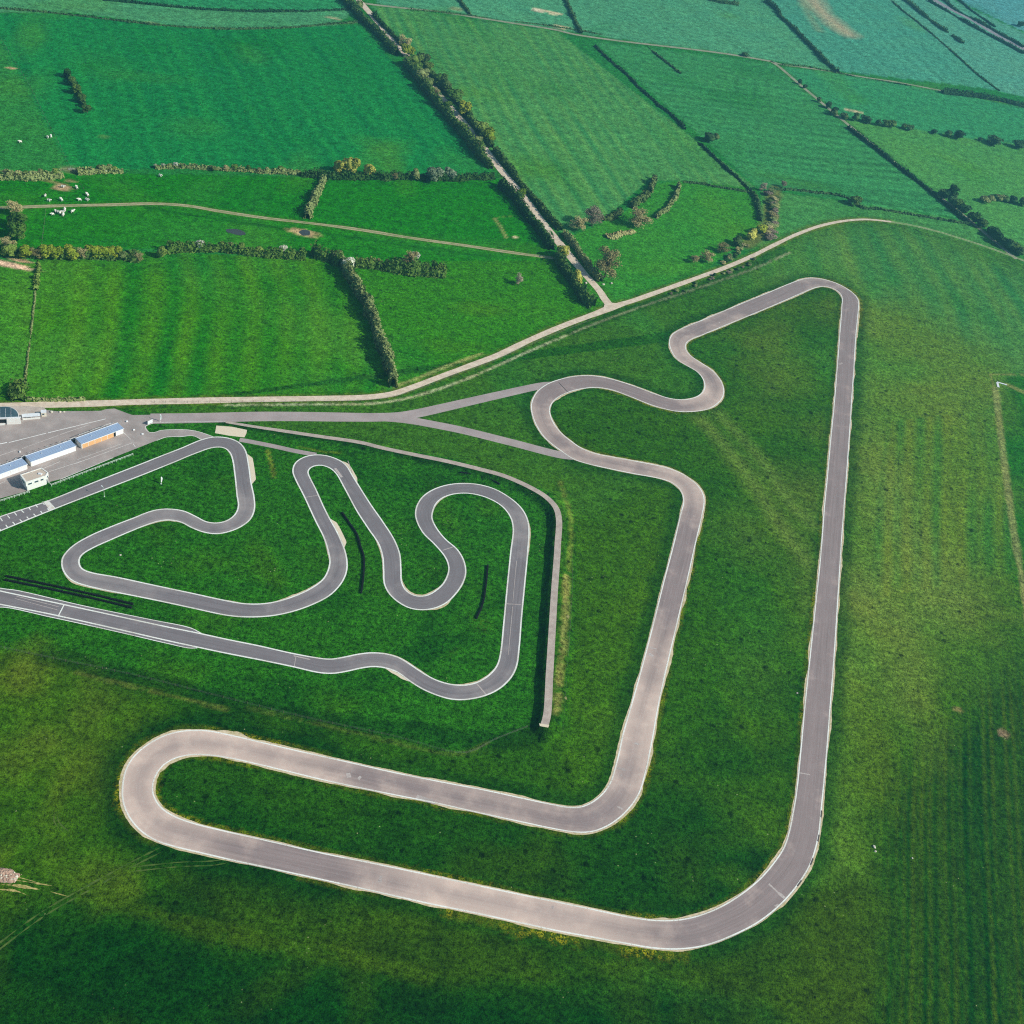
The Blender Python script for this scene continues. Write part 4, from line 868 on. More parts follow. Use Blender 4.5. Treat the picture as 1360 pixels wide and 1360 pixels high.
def wall_window(k, t0, t1, z0, z1, name='window'):
    a, b = Vector((*o_[k], 0)), Vector((*o_[(k+1) % 5], 0)); d = b-a
    n = Vector((d.y, -d.x, 0)).normalized()
    if n.dot(Vector((a.x-cx, a.y-cy, 0))) < 0: n = -n
    m_ = a+d*(t0+t1)/2; rz = math.atan2(d.y, d.x); wl = d.length*(t1-t0)
    fr = MB(); fr.box((m_.x+n.x*.01, m_.y+n.y*.01, (z0+z1)/2), (wl, .10, z1-z0), rz); fo = fr.build(name, M_trim, root)
    g = MB(); g.box((m_.x+n.x*.05, m_.y+n.y*.05, (z0+z1)/2), (wl-.16, .06, z1-z0-.16), rz); g.build('pane', M_glass, fo)
wall_window(1, .10, .30, 3.0, 3.95); wall_window(1, .42, .62, 3.0, 3.95); wall_window(1, .72, .87, 3.0, 3.95); wall_window(2, .2, .75, 2.95, 4.0); wall_window(0, .3, .75, 3.0, 3.9)
a, b = Vector((*sc(.93)[2], 0)), Vector((*sc(.93)[3], 0)); d = b-a; m_ = (a+b)/2
dr = MB(); dr.box((m_.x, m_.y, 1.05), (.95, .10, 2.1), math.atan2(d.y, d.x)); dr.build('door', M_glass, root)

# club house with the rounded glass roof, low annexe and kiosk
a, b = at(-42, 565.0), at(28.2, 561.9)
x = (b-a); L_ = x.length; x.normalize(); y = Vector((-x.y, x.x, 0))
root = empty('club_house', a, math.atan2(x.y, x.x)); tag(root, 'white club house with curved dark glass roof at the edge of the paddock', 'building')
CH, CD = 3.2, 8.5
def plan(k):                                                       # straight front, right rear corner rounded off in a wide quarter ellipse
    p = [(0+k, k), (L_-.6-k, k)]
    for i in range(11):
        a_ = PI/2*i/10; p.append((L_-5.2-.6+(5.2-k)*math.cos(a_) if False else L_-6.6+(6.0-k)*math.cos(a_), .9+(CD-.9-k)*math.sin(a_)))
    p.append((k, CD-k)); return p
w = MB(); w.prism(plan(0), 0, CH); w.build('wall', M_wall, root)
w = MB(); w.box((L_-2.9, -.35, 1.45), (5.6, .7, 2.9)); w.box((L_-9.5, -.5, .25), (5.5, 1.0, .5)); w.build('porch', M_wall, root)
w = MB(); w.box((L_-8.2, -.03, 1.5), (4.4, .08, 1.9)); w.build('opening', M_dark, root)
ff = MB(); ff.box((L_/2, -.1, CH+.06), (L_+.3, .5, .42)); ff.build('fascia', M_trim, root)
gm = bmesh.new(); pl = plan(.3); c0 = (L_*.45, CD*.42)
r1 = [gm.verts.new((x_, max(y_, .32), CH+.12)) for x_, y_ in pl]; r2 = [gm.verts.new((c0[0]+(x_-c0[0])*.82, c0[1]+(max(y_, .32)-c0[1])*.55, CH+.75)) for x_, y_ in pl]
for k in range(len(pl)):
    k2 = (k+1) % len(pl); gm.faces.new((r1[k], r1[k2], r2[k2], r2[k]))
gm.faces.new(r2); bmesh.ops.recalc_face_normals(gm, faces=gm.faces)
me = bpy.data.meshes.new('glass_roof'); gm.to_mesh(me); gm.free(); go = link('glass_roof', me, M_glass, root)
for i in range(8):
    rb = MB(); xx = L_*.08+L_*.74*i/7; rb.bar((xx, .35, CH+.2), (xx, CD*.42-(CD*.42-.32)*.55, CH+.82), .05, 4); rb.bar((xx, CD*.42-(CD*.42-.32)*.55, CH+.82), (xx, CD*.42+(CD*.58-.3)*.5, CH+.82), .05, 4); rb.build('roof_rib', M_trim, go)
a, b = at(29.6, 558), at(54, 556.2); x = (b-a); L_ = x.length; x.normalize()
root = empty('covered_walkway', a, math.atan2(x.y, x.x)); tag(root, 'low white covered walkway between club house and kiosk', 'walkway')
w = MB(); w.box((L_/2, 1.1, 1.62), (L_, 2.4, .16)); w.build('roof', M_trim, root)
w = MB(); w.box((L_/2, .02, .5), (L_-.3, .10, 1.0)); w.build('front_panel', M_wall, root)
for i in range(10):
    w = MB(); xx, yy = .2+(L_-.4)*(i//2)/4, (2.1, .12)[i % 2]; w.bar((xx, yy, 0), (xx, yy, 1.55), .08); w.build('post', M_pole, root)
a, b = at(55.2, 553.6), at(61.8, 553.3); x = (b-a); L_ = x.length; x.normalize()
root = empty('ticket_kiosk', a, math.atan2(x.y, x.x)); tag(root, 'small cream cube kiosk beside the grass verge of the lane', 'kiosk')
w = MB(); w.box((L_/2, 1.0, 1.1), (L_, 2.0, 2.2), bev=.03); w.build('wall', simple('cream_render', lin(236, 226, 206), .8, .05, .5), root)
w = MB(); w.box((L_/2, 1.0, 2.26), (L_+.2, 2.2, .12)); w.build('roof', M_trim, root)
w = MB(); w.box((L_/2-.2, -.02, 1.35), (.9, .05, .7)); w.build('hatch', M_glass, root)
w = MB(); w.box((-.02, 1.0, 1.0), (.05, .85, 1.95)); w.build('door', M_dark, root)

# ------------------------------------------------------------------ fences, signs, lamps
post_me = MB().box((0,0,.55), (.13,.13,1.1)).box((.0,-.14,.95), (.08,.2,.08)).mesh('rail_post')
def rail_fence(pts, label, spacing, grp):
    q = np.array([at(*p)[:2] for p in pts]); s = arclen(q); n = max(2, int(s[-1]/spacing)+1)
    r = empty('rail_fence', (*q[0], 0)); tag(r, label, 'fence', grp)
    for t in np.linspace(0, s[-1], n):
        o = link('post', post_me, M_fence, r); k = min(max(np.searchsorted(s, t)-1, 0), len(q)-2); d = q[k+1]-q[k]
        o.location = (np.interp(t, s, q[:, 0])-q[0, 0], np.interp(t, s, q[:, 1])-q[0, 1], 0); o.rotation_euler.z = math.atan2(d[1], d[0])
    b = MB()
    for u, v in zip(q, q[1:]):
        for z, rad in ((1.12, .10), (.6, .05)): b.bar((*(u-q[0]), z), (*(v-q[0]), z), rad, 5)
    b.build('rail', M_fence, r)
rail_fence([Z5(870,735), Z5(0,1062), z6(775,520)], 'long white post and rail fence on the grass above the kart straight', 2.0, 'white rail fences by the pit straight')
rail_fence([z6(725,470), z6(775,520)], 'short white rail running from the control tower to the long rail fence', 1.6, 'white rail fences by the pit straight')
rail_fence([z6(445,620), z6(240,685), z6(-90,790)], 'white post and rail fence left of the control tower at the paddock edge', 2.0, 'white rail fences by the pit straight')
# board, banner, flag, lamp
c = at(199.5, 563.2); r = empty('sign_board', c, math.radians(58)); tag(r, 'white square board standing on the paddock edge near the pit exit', 'sign')
b = MB(); b.box((0,0,1.25), (2.7,.12,1.7), bev=.02); b.build('panel', M_trim, r)
for x in (-.9, .9):
    b = MB(); b.bar((x,.1,0),(x,.1,2),.06).bar((x,.1,1.6),(x,1.0,0),.04); b.build('leg', M_pole, r)
def flag(p, h, w, label, rz):
    r = empty('feather_flag', at(*p), rz); tag(r, label, 'flag')
    b = MB(); b.bar((0,0,0),(0,0,h),.05,6,.03); b.box((0,0,.05),(.6,.6,.1)); b.build('pole', M_pole, r)
    bm = bmesh.new(); n = 12; pr = []
    for i in range(n+1):
        t = i/n; z = h*.2+h*.8*t; ww = w*math.sin(PI*(.12+.8*(1-t)))**.6; y = .09*math.sin(t*7)
        pr.append([bm.verts.new((.03, y*.2-.012, z)), bm.verts.new((.03+ww, y-.012, z-.1*ww)), bm.verts.new((.03+ww, y+.012, z-.1*ww)), bm.verts.new((.03, y*.2+.012, z))])
    for a, b_ in zip(pr, pr[1:]):
        for k in range(4): bm.faces.new((a[k], a[(k+1) % 4], b_[(k+1) % 4], b_[k]))
    bm.faces.new(pr[0]); bm.faces.new(pr[-1][::-1]); bmesh.ops.recalc_face_normals(bm, faces=bm.faces)
    me = bpy.data.meshes.new('banner'); bm.to_mesh(me); bm.free(); link('banner', me, M_trim, r)
flag((212.6,559.6), 4.0, .75, 'tall white banner flag beside the link road entrance', math.radians(20))
flag((213.9,642.6), 3.7, .8, 'white feather flag standing in the grass inside the first kart bend', math.radians(60))
c = at(138.6, 659.8); r = empty('lamp_post', c); tag(r, 'slender pale lamp post on the grass below the kart straight', 'lamp post')
b = MB(); b.bar((0,0,0),(0,0,4.9),.09,8,.05); b.box((0,0,.1),(.4,.4,.2)); b.build('pole', M_fence, r)
b = MB(); b.bar((0,0,4.85),(-.9,.5,5.15),.05,6); b.build('arm', M_fence, r)
b = MB(); b.box((-1.05,.58,5.15),(.75,.4,.2),math.radians(150),.05); b.build('lamp_head', M_trim, r)
# blocks and stones lying about
blk = MB().box((0,0,.3), (.9,.55,.6), bev=.08).mesh('traffic_block')
for (x, y), lb in (((168.4,560.3),'white plastic traffic block on the tarmac above the garage end'), ((177.7,571.6),'white plastic traffic block on the tarmac close to the pit exit'), (Z4(300,915),'white plastic block on the tarmac behind the garages'), (Z5(1012,420), 'small pale block on the tarmac beside the pit exit line')):
    o = link('traffic_block', blk, M_trim); o.location = at(x, y); o.rotation_euler.z = random.uniform(0, 3); tag(o, lb, 'block', 'white blocks on the paddock')
def rock_mesh(seed, n=1):
    bm = bmesh.new(); bmesh.ops.create_icosphere(bm, subdivisions=2, radius=1)
    for v in bm.verts:
        k = .75+.5*float(vnoise(v.co.x*2+seed, v.co.y*2+v.co.z*3+seed, 1.0)); v.co = Vector((v.co.x*k, v.co.y*k*.8, max(v.co.z*k*.65, -.25)+.25))
    me = bpy.data.meshes.new('stone'); bm.to_mesh(me); bm.free(); return me
M_stone = simple('pale_limestone', lin(214, 206, 188), .9, .25, 1.0)
M_rub = simple('pinkish_rubble', lin(176, 146, 128), .95, .4, 1.5)
rk = [rock_mesh(s) for s in range(4)]
for x, y, s, lb in ((68.4,547.6,.8,'larger white stone on the verge beside the kiosk'),(79.9,547.4,.6,'white stone in the middle of the verge by the lane'),(85,547.2,.5,'smallest white stone on the verge by the lane'),(1161,1125,.7,'pale stone in the meadow right of the big bend'),(1162.5,1131,.5,'small pale stone next to a bigger one right of the big bend'),(1211.5,1140,.4,'lone small stone in the striped meadow'),(160,737.5,.45,'small white stone inside the lower kart hairpin'),(778,376.2,.9,'pale boulder at the foot of the brown tree by the lane'),(801.5,378,.8,'white stone by the lane junction'),(812,376.6,.9,'white stone under the big brown tree')):
    o = link('stone', rk[int(x) % 4], M_stone); o.location = at(x, y); o.scale = (s, s, s); o.rotation_euler.z = x; tag(o, lb, 'stone')
# rubble heap at the left edge
c = at(4, 1163); r = empty('rubble_heap', c); tag(r, 'heap of pinkish rubble dumped in the grass at the left edge', 'rubble heap')
bm = bmesh.new(); bmesh.ops.create_grid(bm, x_segments=60, y_segments=36, size=1)
for v in bm.verts:
    x_, y_ = v.co.x*5.4, v.co.y*2.7; r0 = math.hypot(v.co.x, v.co.y)*(.8+.5*float(fbm(x_+9, y_, 2.0)))
    k = max(0, 1-r0); v.co = Vector((x_, y_, 1.7*k**.7*(.35+.9*float(fbm(x_, y_+4, 1.1)))+.35*float(vnoise(x_*2.2, y_*2.2, 1.0))*(k > .03)-.12))
me = bpy.data.meshes.new('heap'); bm.to_mesh(me); bm.free(); link('heap', me, M_rub, r)
for k in range(60):
    o = link('chunk', rk[k % 4], M_rub if k % 3 else M_stone, r) if k < 3 else bpy.data.objects.new('chunk', rk[k % 4])
    if k >= 3: COL.objects.link(o); o.parent = r
    a = random.uniform(0, 2*PI); q = math.sqrt(random.random()); o.location = (5*q*math.cos(a), 2.4*q*math.sin(a), .85*(1-q*q)); s = random.uniform(.2, .5); o.scale = (s, s, s); o.rotation_euler = (a, a*2, a)
# white corner marker of the airfield
c = at(1326, 509); r = empty('corner_marker', c); tag(r, 'white angled corner marker laid on the mown grass at the right', 'marker')
u1, u2, u3 = (at(*p)-c for p in ((1324.2,507.5), (1337.5,511.5), (1326,514.5)))
def slab(u, v, w):
    b = MB(); d = v-u; b.box(((u.x+v.x)/2, (u.y+v.y)/2, .09), (d.length, w, .18), math.atan2(d.y, d.x)); return b
slab(u1, u2, 1.0).build('long_board', M_trim, r); b = slab(u1+(u3-u1)*.12, u3, 1.3); b.build('short_board', M_trim, r)

# ------------------------------------------------------------------ tyre walls
def tyre_mesh():
    bm = bmesh.new()
    for k in range(3):
        n1, n2 = 10, 6; vs = []
        for i in range(n1):
            a = i/n1*2*PI; vs.append([bm.verts.new(((.24+.12*math.cos(b))*math.cos(a), (.24+.12*math.cos(b))*math.sin(a), .13+.25*k+.12*math.sin(b))) for b in [j/n2*2*PI for j in range(n2)]])
        for i in range(n1):
            for j in range(n2): bm.faces.new((vs[i][j], vs[(i+1) % n1][j], vs[(i+1) % n1][(j+1) % n2], vs[i][(j+1) % n2]))
    bmesh.ops.recalc_face_normals(bm, faces=bm.faces)
    me = bpy.data.meshes.new('tyre_stack'); bm.to_mesh(me); bm.free(); return me
ty = tyre_mesh()
def tyre_wall(pts, label, grp='black tyre walls beside the kart track', rows=1):
    q = spline(W(pts), .66, False, 1); r = empty('tyre_wall', (*q[0], 0)); tag(r, label, 'tyre wall', grp)
    for k in range(min(len(q), 99)):
        o = link('tyre_stack', ty, M_tyre, r); o.location = (q[k, 0]-q[0, 0], q[k, 1]-q[0, 1], 0); o.rotation_euler.z = k*1.3; o.scale = (1.15, 1.15, 1.0+.1*random.random())
tyre_wall([(454.6,682),(464.6,696.3),(473.4,709.6),(479,727),(483,740),(482.6,766),(479.8,787.6)], 'long curved black tyre wall left of the inner kart hairpins')
tyre_wall([(647.5,752),(645,779.7),(640.5,804),(632.8,821.6)], 'short curved black tyre wall beside the right kart straight')
tyre_wall([(612,628.4),(634,632),(651,637.5),(663,643.4)], 'thin black tyre wall on the grass above the round kart hairpin')
tyre_wall([(9,766),(60,776.5),(120,789.5),(176,803)], 'upper of the two parallel black tyre walls left of the finish straight')
tyre_wall([(7,771),(60,781.8),(120,794.6),(174,807.6)], 'lower of the two parallel black tyre walls left of the finish straight')

# ------------------------------------------------------------------ wire fences
wp = MB().bar((0,0,0), (0,0,1.25), .07, 5).mesh('wire_post')
def wire_fence(pts, label, n_max=90, step=5.0, h=1.1):
    q = spline(W(pts), step, False, 1)
    if len(q) > n_max: q = resample(q, 1, n=n_max)
    r = empty('wire_fence', (*q[0], 0)); tag(r, label, 'fence', 'thin wire fences')
    for p in q:
        o = link('post', wp, M_wood, r); o.location = (p[0]-q[0, 0], p[1]-q[0, 1], 0)
    b = MB()
    for u, v in zip(q, q[1:]):
        for z in (.35, .7, h): b.bar((*(u-q[0]), z), (*(v-q[0]), z), .018, 3)
    b.build('wire', M_wire, r)
wire_fence([(-10,858),(60,873),(180,898),(300,928),(420,957),(520,978),(620,1001),(650,986),(700,966)], 'wire fence running below the finish straight to the end of the bank path', 90, 4.5)
wire_fence([(0,50),(20,83),(38,112),(58,152),(80,195),(94,224),(118,262)], 'wire fence running down through the far left pastures past the sheep')
wire_fence([(61,279),(58,305),(55,330)], 'short wire fence dropping from the farm track beside the tall trees')
wire_fence([(755,700),(760,760),(757,830),(752,900),(747,975)], 'wire fence on the slope right of the bank path')
wire_fence([(205,534.8),(300,534.6),(400,533.8),(480,532.5),(520,528.5),(556,517.5),(600,500.5),(650,482.5),(706,457.5),(752,438.5),(790,424)], 'wire fence along the circuit side of the gravel lane')
# ------------------------------------------------------------------ foliage
def leaf_mat(name, a, b_, rough=.75):
    m, nt, b = new_mat(name); t = NT(nt)
    oi = t.N.new('ShaderNodeObjectInfo'); p = t.pos()
    f = t.math('ADD', t.math('MULTIPLY', t.math('ADD', t.math('MULTIPLY', t.noise(p, .45, 3, .7), .6), t.math('MULTIPLY', t.noise(p, .13, 2), .4)), .95), t.math('MULTIPLY', t.math('SUBTRACT', oi.outputs['Random'], .5), .45))
    c = t.mix(t.ramp(f, .22, .72), a, b_)
    g = t.math('MULTIPLY_ADD', t.noise(p, 2.6, 2, .7), .9, .55)
    s = t.N.new('ShaderNodeVectorMath'); s.operation = 'SCALE'; nt.links.new(c, s.inputs[0]); nt.links.new(g, s.inputs['Scale'])
    nt.links.new(s.outputs[0], b.inputs['Base Color']); b.inputs['Roughness'].default_value = rough; b.inputs['Specular IOR Level'].default_value = .08
    return m
LM = {'dark': leaf_mat('dark_hedge_leaf', lin(40, 82, 32), lin(92, 124, 56)),
      'green': leaf_mat('green_leaf', lin(62, 104, 36), lin(130, 154, 70)),
      'yellow': leaf_mat('fresh_yellow_green_leaf', lin(94, 124, 28), lin(160, 170, 56)),
      'gold': leaf_mat('golden_spring_leaf', lin(146, 150, 60), lin(206, 202, 100)),
      'pale': leaf_mat('pale_grey_green_leaf', lin(70, 98, 46), lin(146, 158, 98)),
      'blossom': leaf_mat('white_blossom', lin(118, 136, 104), lin(216, 216, 196)),
      'bare': leaf_mat('grey_bare_twig', lin(136, 128, 106), lin(190, 178, 152)),
      'brown': leaf_mat('bare_brown_twig', lin(136, 132, 84), lin(202, 190, 134)),
      'rust': leaf_mat('rusty_scrub', lin(120, 110, 92), lin(158, 142, 122)),
      'reed': leaf_mat('dry_reed', lin(120, 126, 74), lin(184, 178, 120)),
      'far': leaf_mat('deep_green_hedge', lin(32, 76, 42), lin(82, 118, 64))}
M_bark = simple('grey_brown_bark', lin(104, 90, 74), .9, .25, 2)
def leaf_quads(C, N, size, aspect=1.0, r=rng):
    n = len(C); N = N/np.maximum(np.linalg.norm(N, axis=1), 1e-6)[:, None]
    R = r.normal(size=(n, 3)); U = np.cross(N, R); U /= np.maximum(np.linalg.norm(U, axis=1), 1e-6)[:, None]; Vv = np.cross(N, U)
    s = (size*r.uniform(.6, 1.35, n))[:, None]; a = s*U*aspect; b = s*Vv
    V = np.stack([C-a-b*.6, C+a*.8-b, C+a+b*.7, C-a*.7+b], 1).reshape(-1, 3)
    return V, np.arange(4*n).reshape(n, 4)
def lumps_cloud(seed, n, lumps, zlo, spread=.30, lr=(.20, .32), fill_=.15):
    """leaf clumps over a few unequal lobes; unit width and height"""
    r = np.random.default_rng(seed)
    ang = r.uniform(0, 2*PI, lumps)+np.arange(lumps)*2*PI/lumps; rad = spread*np.sqrt(r.uniform(.05, 1, lumps)); 
    cz = r.uniform(zlo+.16, .80, lumps); cz[0] = .76; rad[0] *= .3
    L_ = np.c_[rad*np.cos(ang), rad*np.sin(ang), cz]; R = r.uniform(*lr, lumps); R[0] *= .9
    k = r.choice(lumps, n, p=R**2/np.sum(R**2)); D = r.normal(size=(n, 3)); D /= np.linalg.norm(D, axis=1)[:, None]
    D[:, 2] = np.where(D[:, 2] < -.35, -D[:, 2], D[:, 2])
    rr = R[k]*np.where(r.random(n) < fill_, r.uniform(.2, .9, n), r.uniform(.82, 1.08, n))
    C = L_[k]+D*rr[:, None]*np.array([1, 1, .9]); C[:, 2] = np.clip(C[:, 2], zlo*.8, 1.03)
    return C, D+r.normal(size=(n, 3))*.45
def core_quads(seed, zlo, k=.62):
    """dark inner body so that a crown is not see-through: a rough closed box-sphere"""
    r = np.random.default_rng(seed); m = 7; F = []; V = []
    for i in range(m):
        for j in range(m*2): 
            th = PI*i/(m-1); ph = 2*PI*j/(m*2); q = k*.5*(.75+.4*r.random())
            V.append((q*math.sin(th)*math.cos(ph), q*math.sin(th)*math.sin(ph), (zlo+1)/2+(1-zlo)*.5*.72*math.cos(th)))
    for i in range(m-1):
        for j in range(m*2): F.append((i*m*2+j, i*m*2+(j+1) % (m*2), (i+1)*m*2+(j+1) % (m*2), (i+1)*m*2+j))
    return np.array(V), np.array(F)
def join(parts):
    V, Q, o = [], [], 0
    for v, q in parts: V.append(v); Q.append(q+o); o += len(v)
    return np.vstack(V), np.vstack(Q)
PROTO = {}
def bush_proto(kind, v, n=420, size=.055):
    C, N = lumps_cloud(v*17+5, n, 5+v % 3, .02, .26, (.20, .30))
    parts = [leaf_quads(C, N, size)]
    if kind not in ('brown', 'rust', 'blossom'): parts.append(core_quads(v, .0, .66))
    elif kind == 'blossom': parts.append(core_quads(v, .0, .5))
    V, Q = join(parts)
    me = quads_mesh('bush', V, Q); me.materials.append(LM[kind]); return me
def get_bush(kind):
    v = random.randrange(4)
    if (kind, v) not in PROTO: PROTO[kind, v] = bush_proto(kind, v, 420 if kind not in ('brown', 'rust') else 340, .055 if kind not in ('brown', 'rust') else .045)
    return PROTO[kind, v]
def crown_proto(kind, v):
    if kind in ('brown', 'bare'):
        C, N = lumps_cloud(v*31+3, 3600, 20, .05, .31, (.13, .22), .7)
        V, Q = leaf_quads(C, N+np.random.default_rng(v).normal(size=N.shape)*.5, .019, .7)
        me = quads_mesh('crown', V, Q); me.materials.append(LM[kind]); return me
    C, N = lumps_cloud(v*31+3, 1500, 12, .12, .32, (.15, .24), .2)
    V, Q = join([leaf_quads(C, N, .040), core_quads(v+50, .18, .6)])
    me = quads_mesh('crown', V, Q); me.materials.append(LM[kind]); return me
def trunk_proto(v):
    r = random.Random(v); b = MB(); b.bar((0,0,-.02), (.01,0,.42), .032, 8, .020)
    for k in range(6):
        a = k/6*2*PI+r.uniform(-.4, .4); z0 = r.uniform(.2, .42); q = r.uniform(.18, .32); z1 = z0+r.uniform(.2, .38)
        b.bar((0,0,z0), (q*.5*math.cos(a), q*.5*math.sin(a), (z0+z1)/2+.03), .014, 5, .009); b.bar((q*.5*math.cos(a), q*.5*math.sin(a), (z0+z1)/2+.03), (q*math.cos(a), q*math.sin(a), z1), .009, 5, .004)
    b.bar((.01,0,.42), (.0,.01,.85), .019, 6, .005)
    me = b.mesh('trunk'); me.materials.append(M_bark); return me
TR = [trunk_proto(v) for v in range(3)]
def get_crown(kind, v):
    if ('c', kind, v) not in PROTO: PROTO['c', kind, v] = crown_proto(kind, v)
    return PROTO['c', kind, v]
def tree(px, py, w, h, kind, label, group=None, name='tree', cat='tree'):
    """a tree whose crown centre is seen at the pixel"""
    c = at(px, py, h*.58); r = empty(name, (c.x, c.y, 0), random.uniform(0, 6.28)); tag(r, label, cat, group)
    w, h = w*1.15, h*1.1
    t = link('trunk', random.choice(TR), None, r); t.scale = (w*.9, w*.9, h)
    cr = link('crown', get_crown(kind, random.randrange(3)), None, r); cr.scale = (w*1.12, w*1.12, h)
    return r
def bush(px, py, w, h, kind, label, group=None, name='bush'):
    c = at(px, py, h*.5); o = link(name, get_bush(kind)); o.location = (c.x, c.y, 0); o.rotation_euler.z = random.uniform(0, 6.28)
    o.scale = (w*1.1, w*1.1, h*1.02); tag(o, label, 'bush', group); return o
def bush_row(pts, spacing, w, h, kinds, label, group, jit=.25, name='bush', skip=0.0):
    q = spline(np.array([at(*p, np.mean(h)*.45)[:2] for p in pts]), .5); s = arclen(q); t = 0; n = 0
    while t < s[-1]:
        if random.random() >= skip:
            x, y = np.interp(t, s, q[:, 0]), np.interp(t, s, q[:, 1]); ww = random.uniform(*w); hh = random.uniform(*h)
            o = link(name, get_bush(random.choice(kinds))); o.location = (x+random.gauss(0, jit), y+random.gauss(0, jit), 0); o.rotation_euler.z = random.uniform(0, 6.28)
            o.scale = (ww*1.1, ww*random.uniform(.95, 1.25), hh); tag(o, label, 'bush', group); n += 1
        t += spacing*random.uniform(.75, 1.25)
    return n
def hedge(pts, w, h, kind, label, dens=2.2, lump=7.0, gap=0.0, leaf=.55, group=None, twig=None):
    """one continuous hedge: noisy cross-section clothed in leaf clumps over a dense inside"""
    q = spline(np.array([at(*p, h*.45)[:2] for p in pts]), 1.0, False, 1); s = arclen(q); L_ = s[-1]; nr = normals(q)
    sd = random.uniform(0, 90)
    prof = lambda t: .52+.56*vnoise(t+sd, t*0+sd, lump)+.55*(vnoise(t+sd, t*0+sd+9, lump*.38)-.25)
    wob = lambda t: (vnoise(t+sd*2, t*0+sd+5, lump*.8)-.5)*w*.45
    live = lambda t: np.clip((vnoise(t+sd*3, t*0+4, lump*2.2)-gap)*6, 0, 1) if gap else np.ones_like(t)
    n = int(min(14000, L_*(w+2*h)*dens/(leaf/.42)**2)); r = np.random.default_rng(int(sd*100))
    t = r.uniform(0, L_, n); a = r.uniform(-.25, PI+.25, n); pf = prof(t)*live(t); keep = pf > .12
    t, a, pf = t[keep], a[keep], pf[keep]; rad = r.uniform(.72, 1.18, len(t))
    off = np.cos(a)*w*.5*rad*(.45+.6*pf)+wob(t); z = np.maximum(.05, np.sin(a)**.8 if False else np.sign(np.sin(a))*np.abs(np.sin(a))**.75)*h*pf*rad
    z = np.maximum(z, .1)
    bx, by = np.interp(t, s, q[:, 0]), np.interp(t, s, q[:, 1]); nx_, ny_ = np.interp(t, s, nr[:, 0]), np.interp(t, s, nr[:, 1])
    C = np.c_[bx+nx_*off, by+ny_*off, z]
    N = np.c_[nx_*np.cos(a), ny_*np.cos(a), np.sin(a)]+r.normal(size=(len(t), 3))*.6
    parts = [leaf_quads(C, N, leaf, 1.0, r)]
    m = 7; p = prof(s)*live(s)*.82; aa = np.linspace(0, PI, m)
    wq = np.cos(aa)[None]*w*.38*(.45+.6*p[:, None])+wob(s)[:, None]
    V = np.stack([q[:, None, 0]+nr[:, None, 0]*wq, q[:, None, 1]+nr[:, None, 1]*wq, np.maximum(np.sin(aa), 0)[None]**.75*h*.9*p[:, None]], -1).reshape(-1, 3)
    i = np.arange(len(q)*m).reshape(len(q), m); parts.append((V, np.stack([i[:-1, :-1], i[1:, :-1], i[1:, 1:], i[:-1, 1:]], -1).reshape(-1, 4)))
    V, Q = join(parts); me = quads_mesh('hedge', V, Q)
    o = link('hedge', me, LM[kind]); tag(o, label, 'hedge', group); return o
Zq = lambda x0, y0, sz: (lambda P: [(x0+x*sz/1360, y0+y*sz/1360) for x, y in P])
za, zb, zc, zd = Zq(0, 0, 400), Zq(400, 0, 400), Zq(760, 0, 300), Zq(1060, 0, 300)
ze, zf, zg, zh = Zq(740, 220, 160), Zq(880, 220, 180), Zq(430, 330, 200), Zq(0, 330, 200)

# far low hedges
hedge(za([(-60,28),(0,35),(180,50),(350,68),(500,86),(690,108),(850,122),(1000,128),(1200,126),(1360,119)])+zb([(120,108),(250,100),(300,94)]), 2.03, 1.28, 'far', 'long low dark hedge along the upper edge of the biggest left pasture', 1.6, 20)
hedge(za([(400,-14),(530,2),(720,20),(900,38),(1100,47),(1360,49)])+zb([(100,45),(225,38)]), 2.34, 1.76, 'far', 'low dark hedge crossing near the top left corner', 1.6, 16)
hedge(zb([(700,-30),(735,25),(768,66)]), 2.5, 2.24, 'far', 'short dark hedge dropping to the country road at the top centre', 1.6, 12)
hedge(zb([(1180,-40),(1215,40),(1240,95),(1265,145)]), 3.28, 2.88, 'far', 'thick dark hedge dropping to the country road right of the pale earth patches', 1.6, 12)
hedge(zb([(480,40),(640,55),(760,68),(900,88),(1100,112),(1360,155)]), 1.4, 0.96, 'far', 'thin ragged hedge along the upper side of the far country road', 1.4, 16, .30)
hedge(zc([(140,275),(200,335),(270,395),(350,465),(420,540),(480,592),(530,640),(600,690),(680,775)]), 2.34, 1.6, 'far', 'upper half of the diagonal field hedge below the country road', 1.8, 12, .16)
hedge(zc([(700,800),(780,870),(860,945),(930,1010),(985,1058),(1060,1130),(1095,1160)]), 2.34, 1.76, 'far', 'lower half of the diagonal field hedge next to a lone bush', 1.8, 12, .1)
hedge(zf([(890,260),(930,300),(960,370),(980,450),(990,545)]), 3.12, 2.72, 'far', 'dark curved hedge hooking down towards the gravel lane', 2.0, 10)
hedge(zc([(450,275),(500,318),(560,365),(655,440)]), 2.03, 1.44, 'far', 'short straight hedge slanting from the country road into the middle field', 1.6, 12, .12)
hedge(zf([(210,160),(400,180),(560,212),(740,240),(880,262)]), 1.87, 1.28, 'far', 'low hedge running across from the curved bushes to the diagonal hedge', 1.8, 12, .1)
hedge(zc([(1190,1135),(1290,1138),(1360,1143)])+zd([(120,1158),(200,1165),(300,1190),(345,1215),(385,1248),(480,1256),(600,1275),(750,1300),(900,1325),(1040,1348)]), 2.18, 1.36, 'far', 'wavering low hedge above the right end of the gravel lane', 1.7, 12)
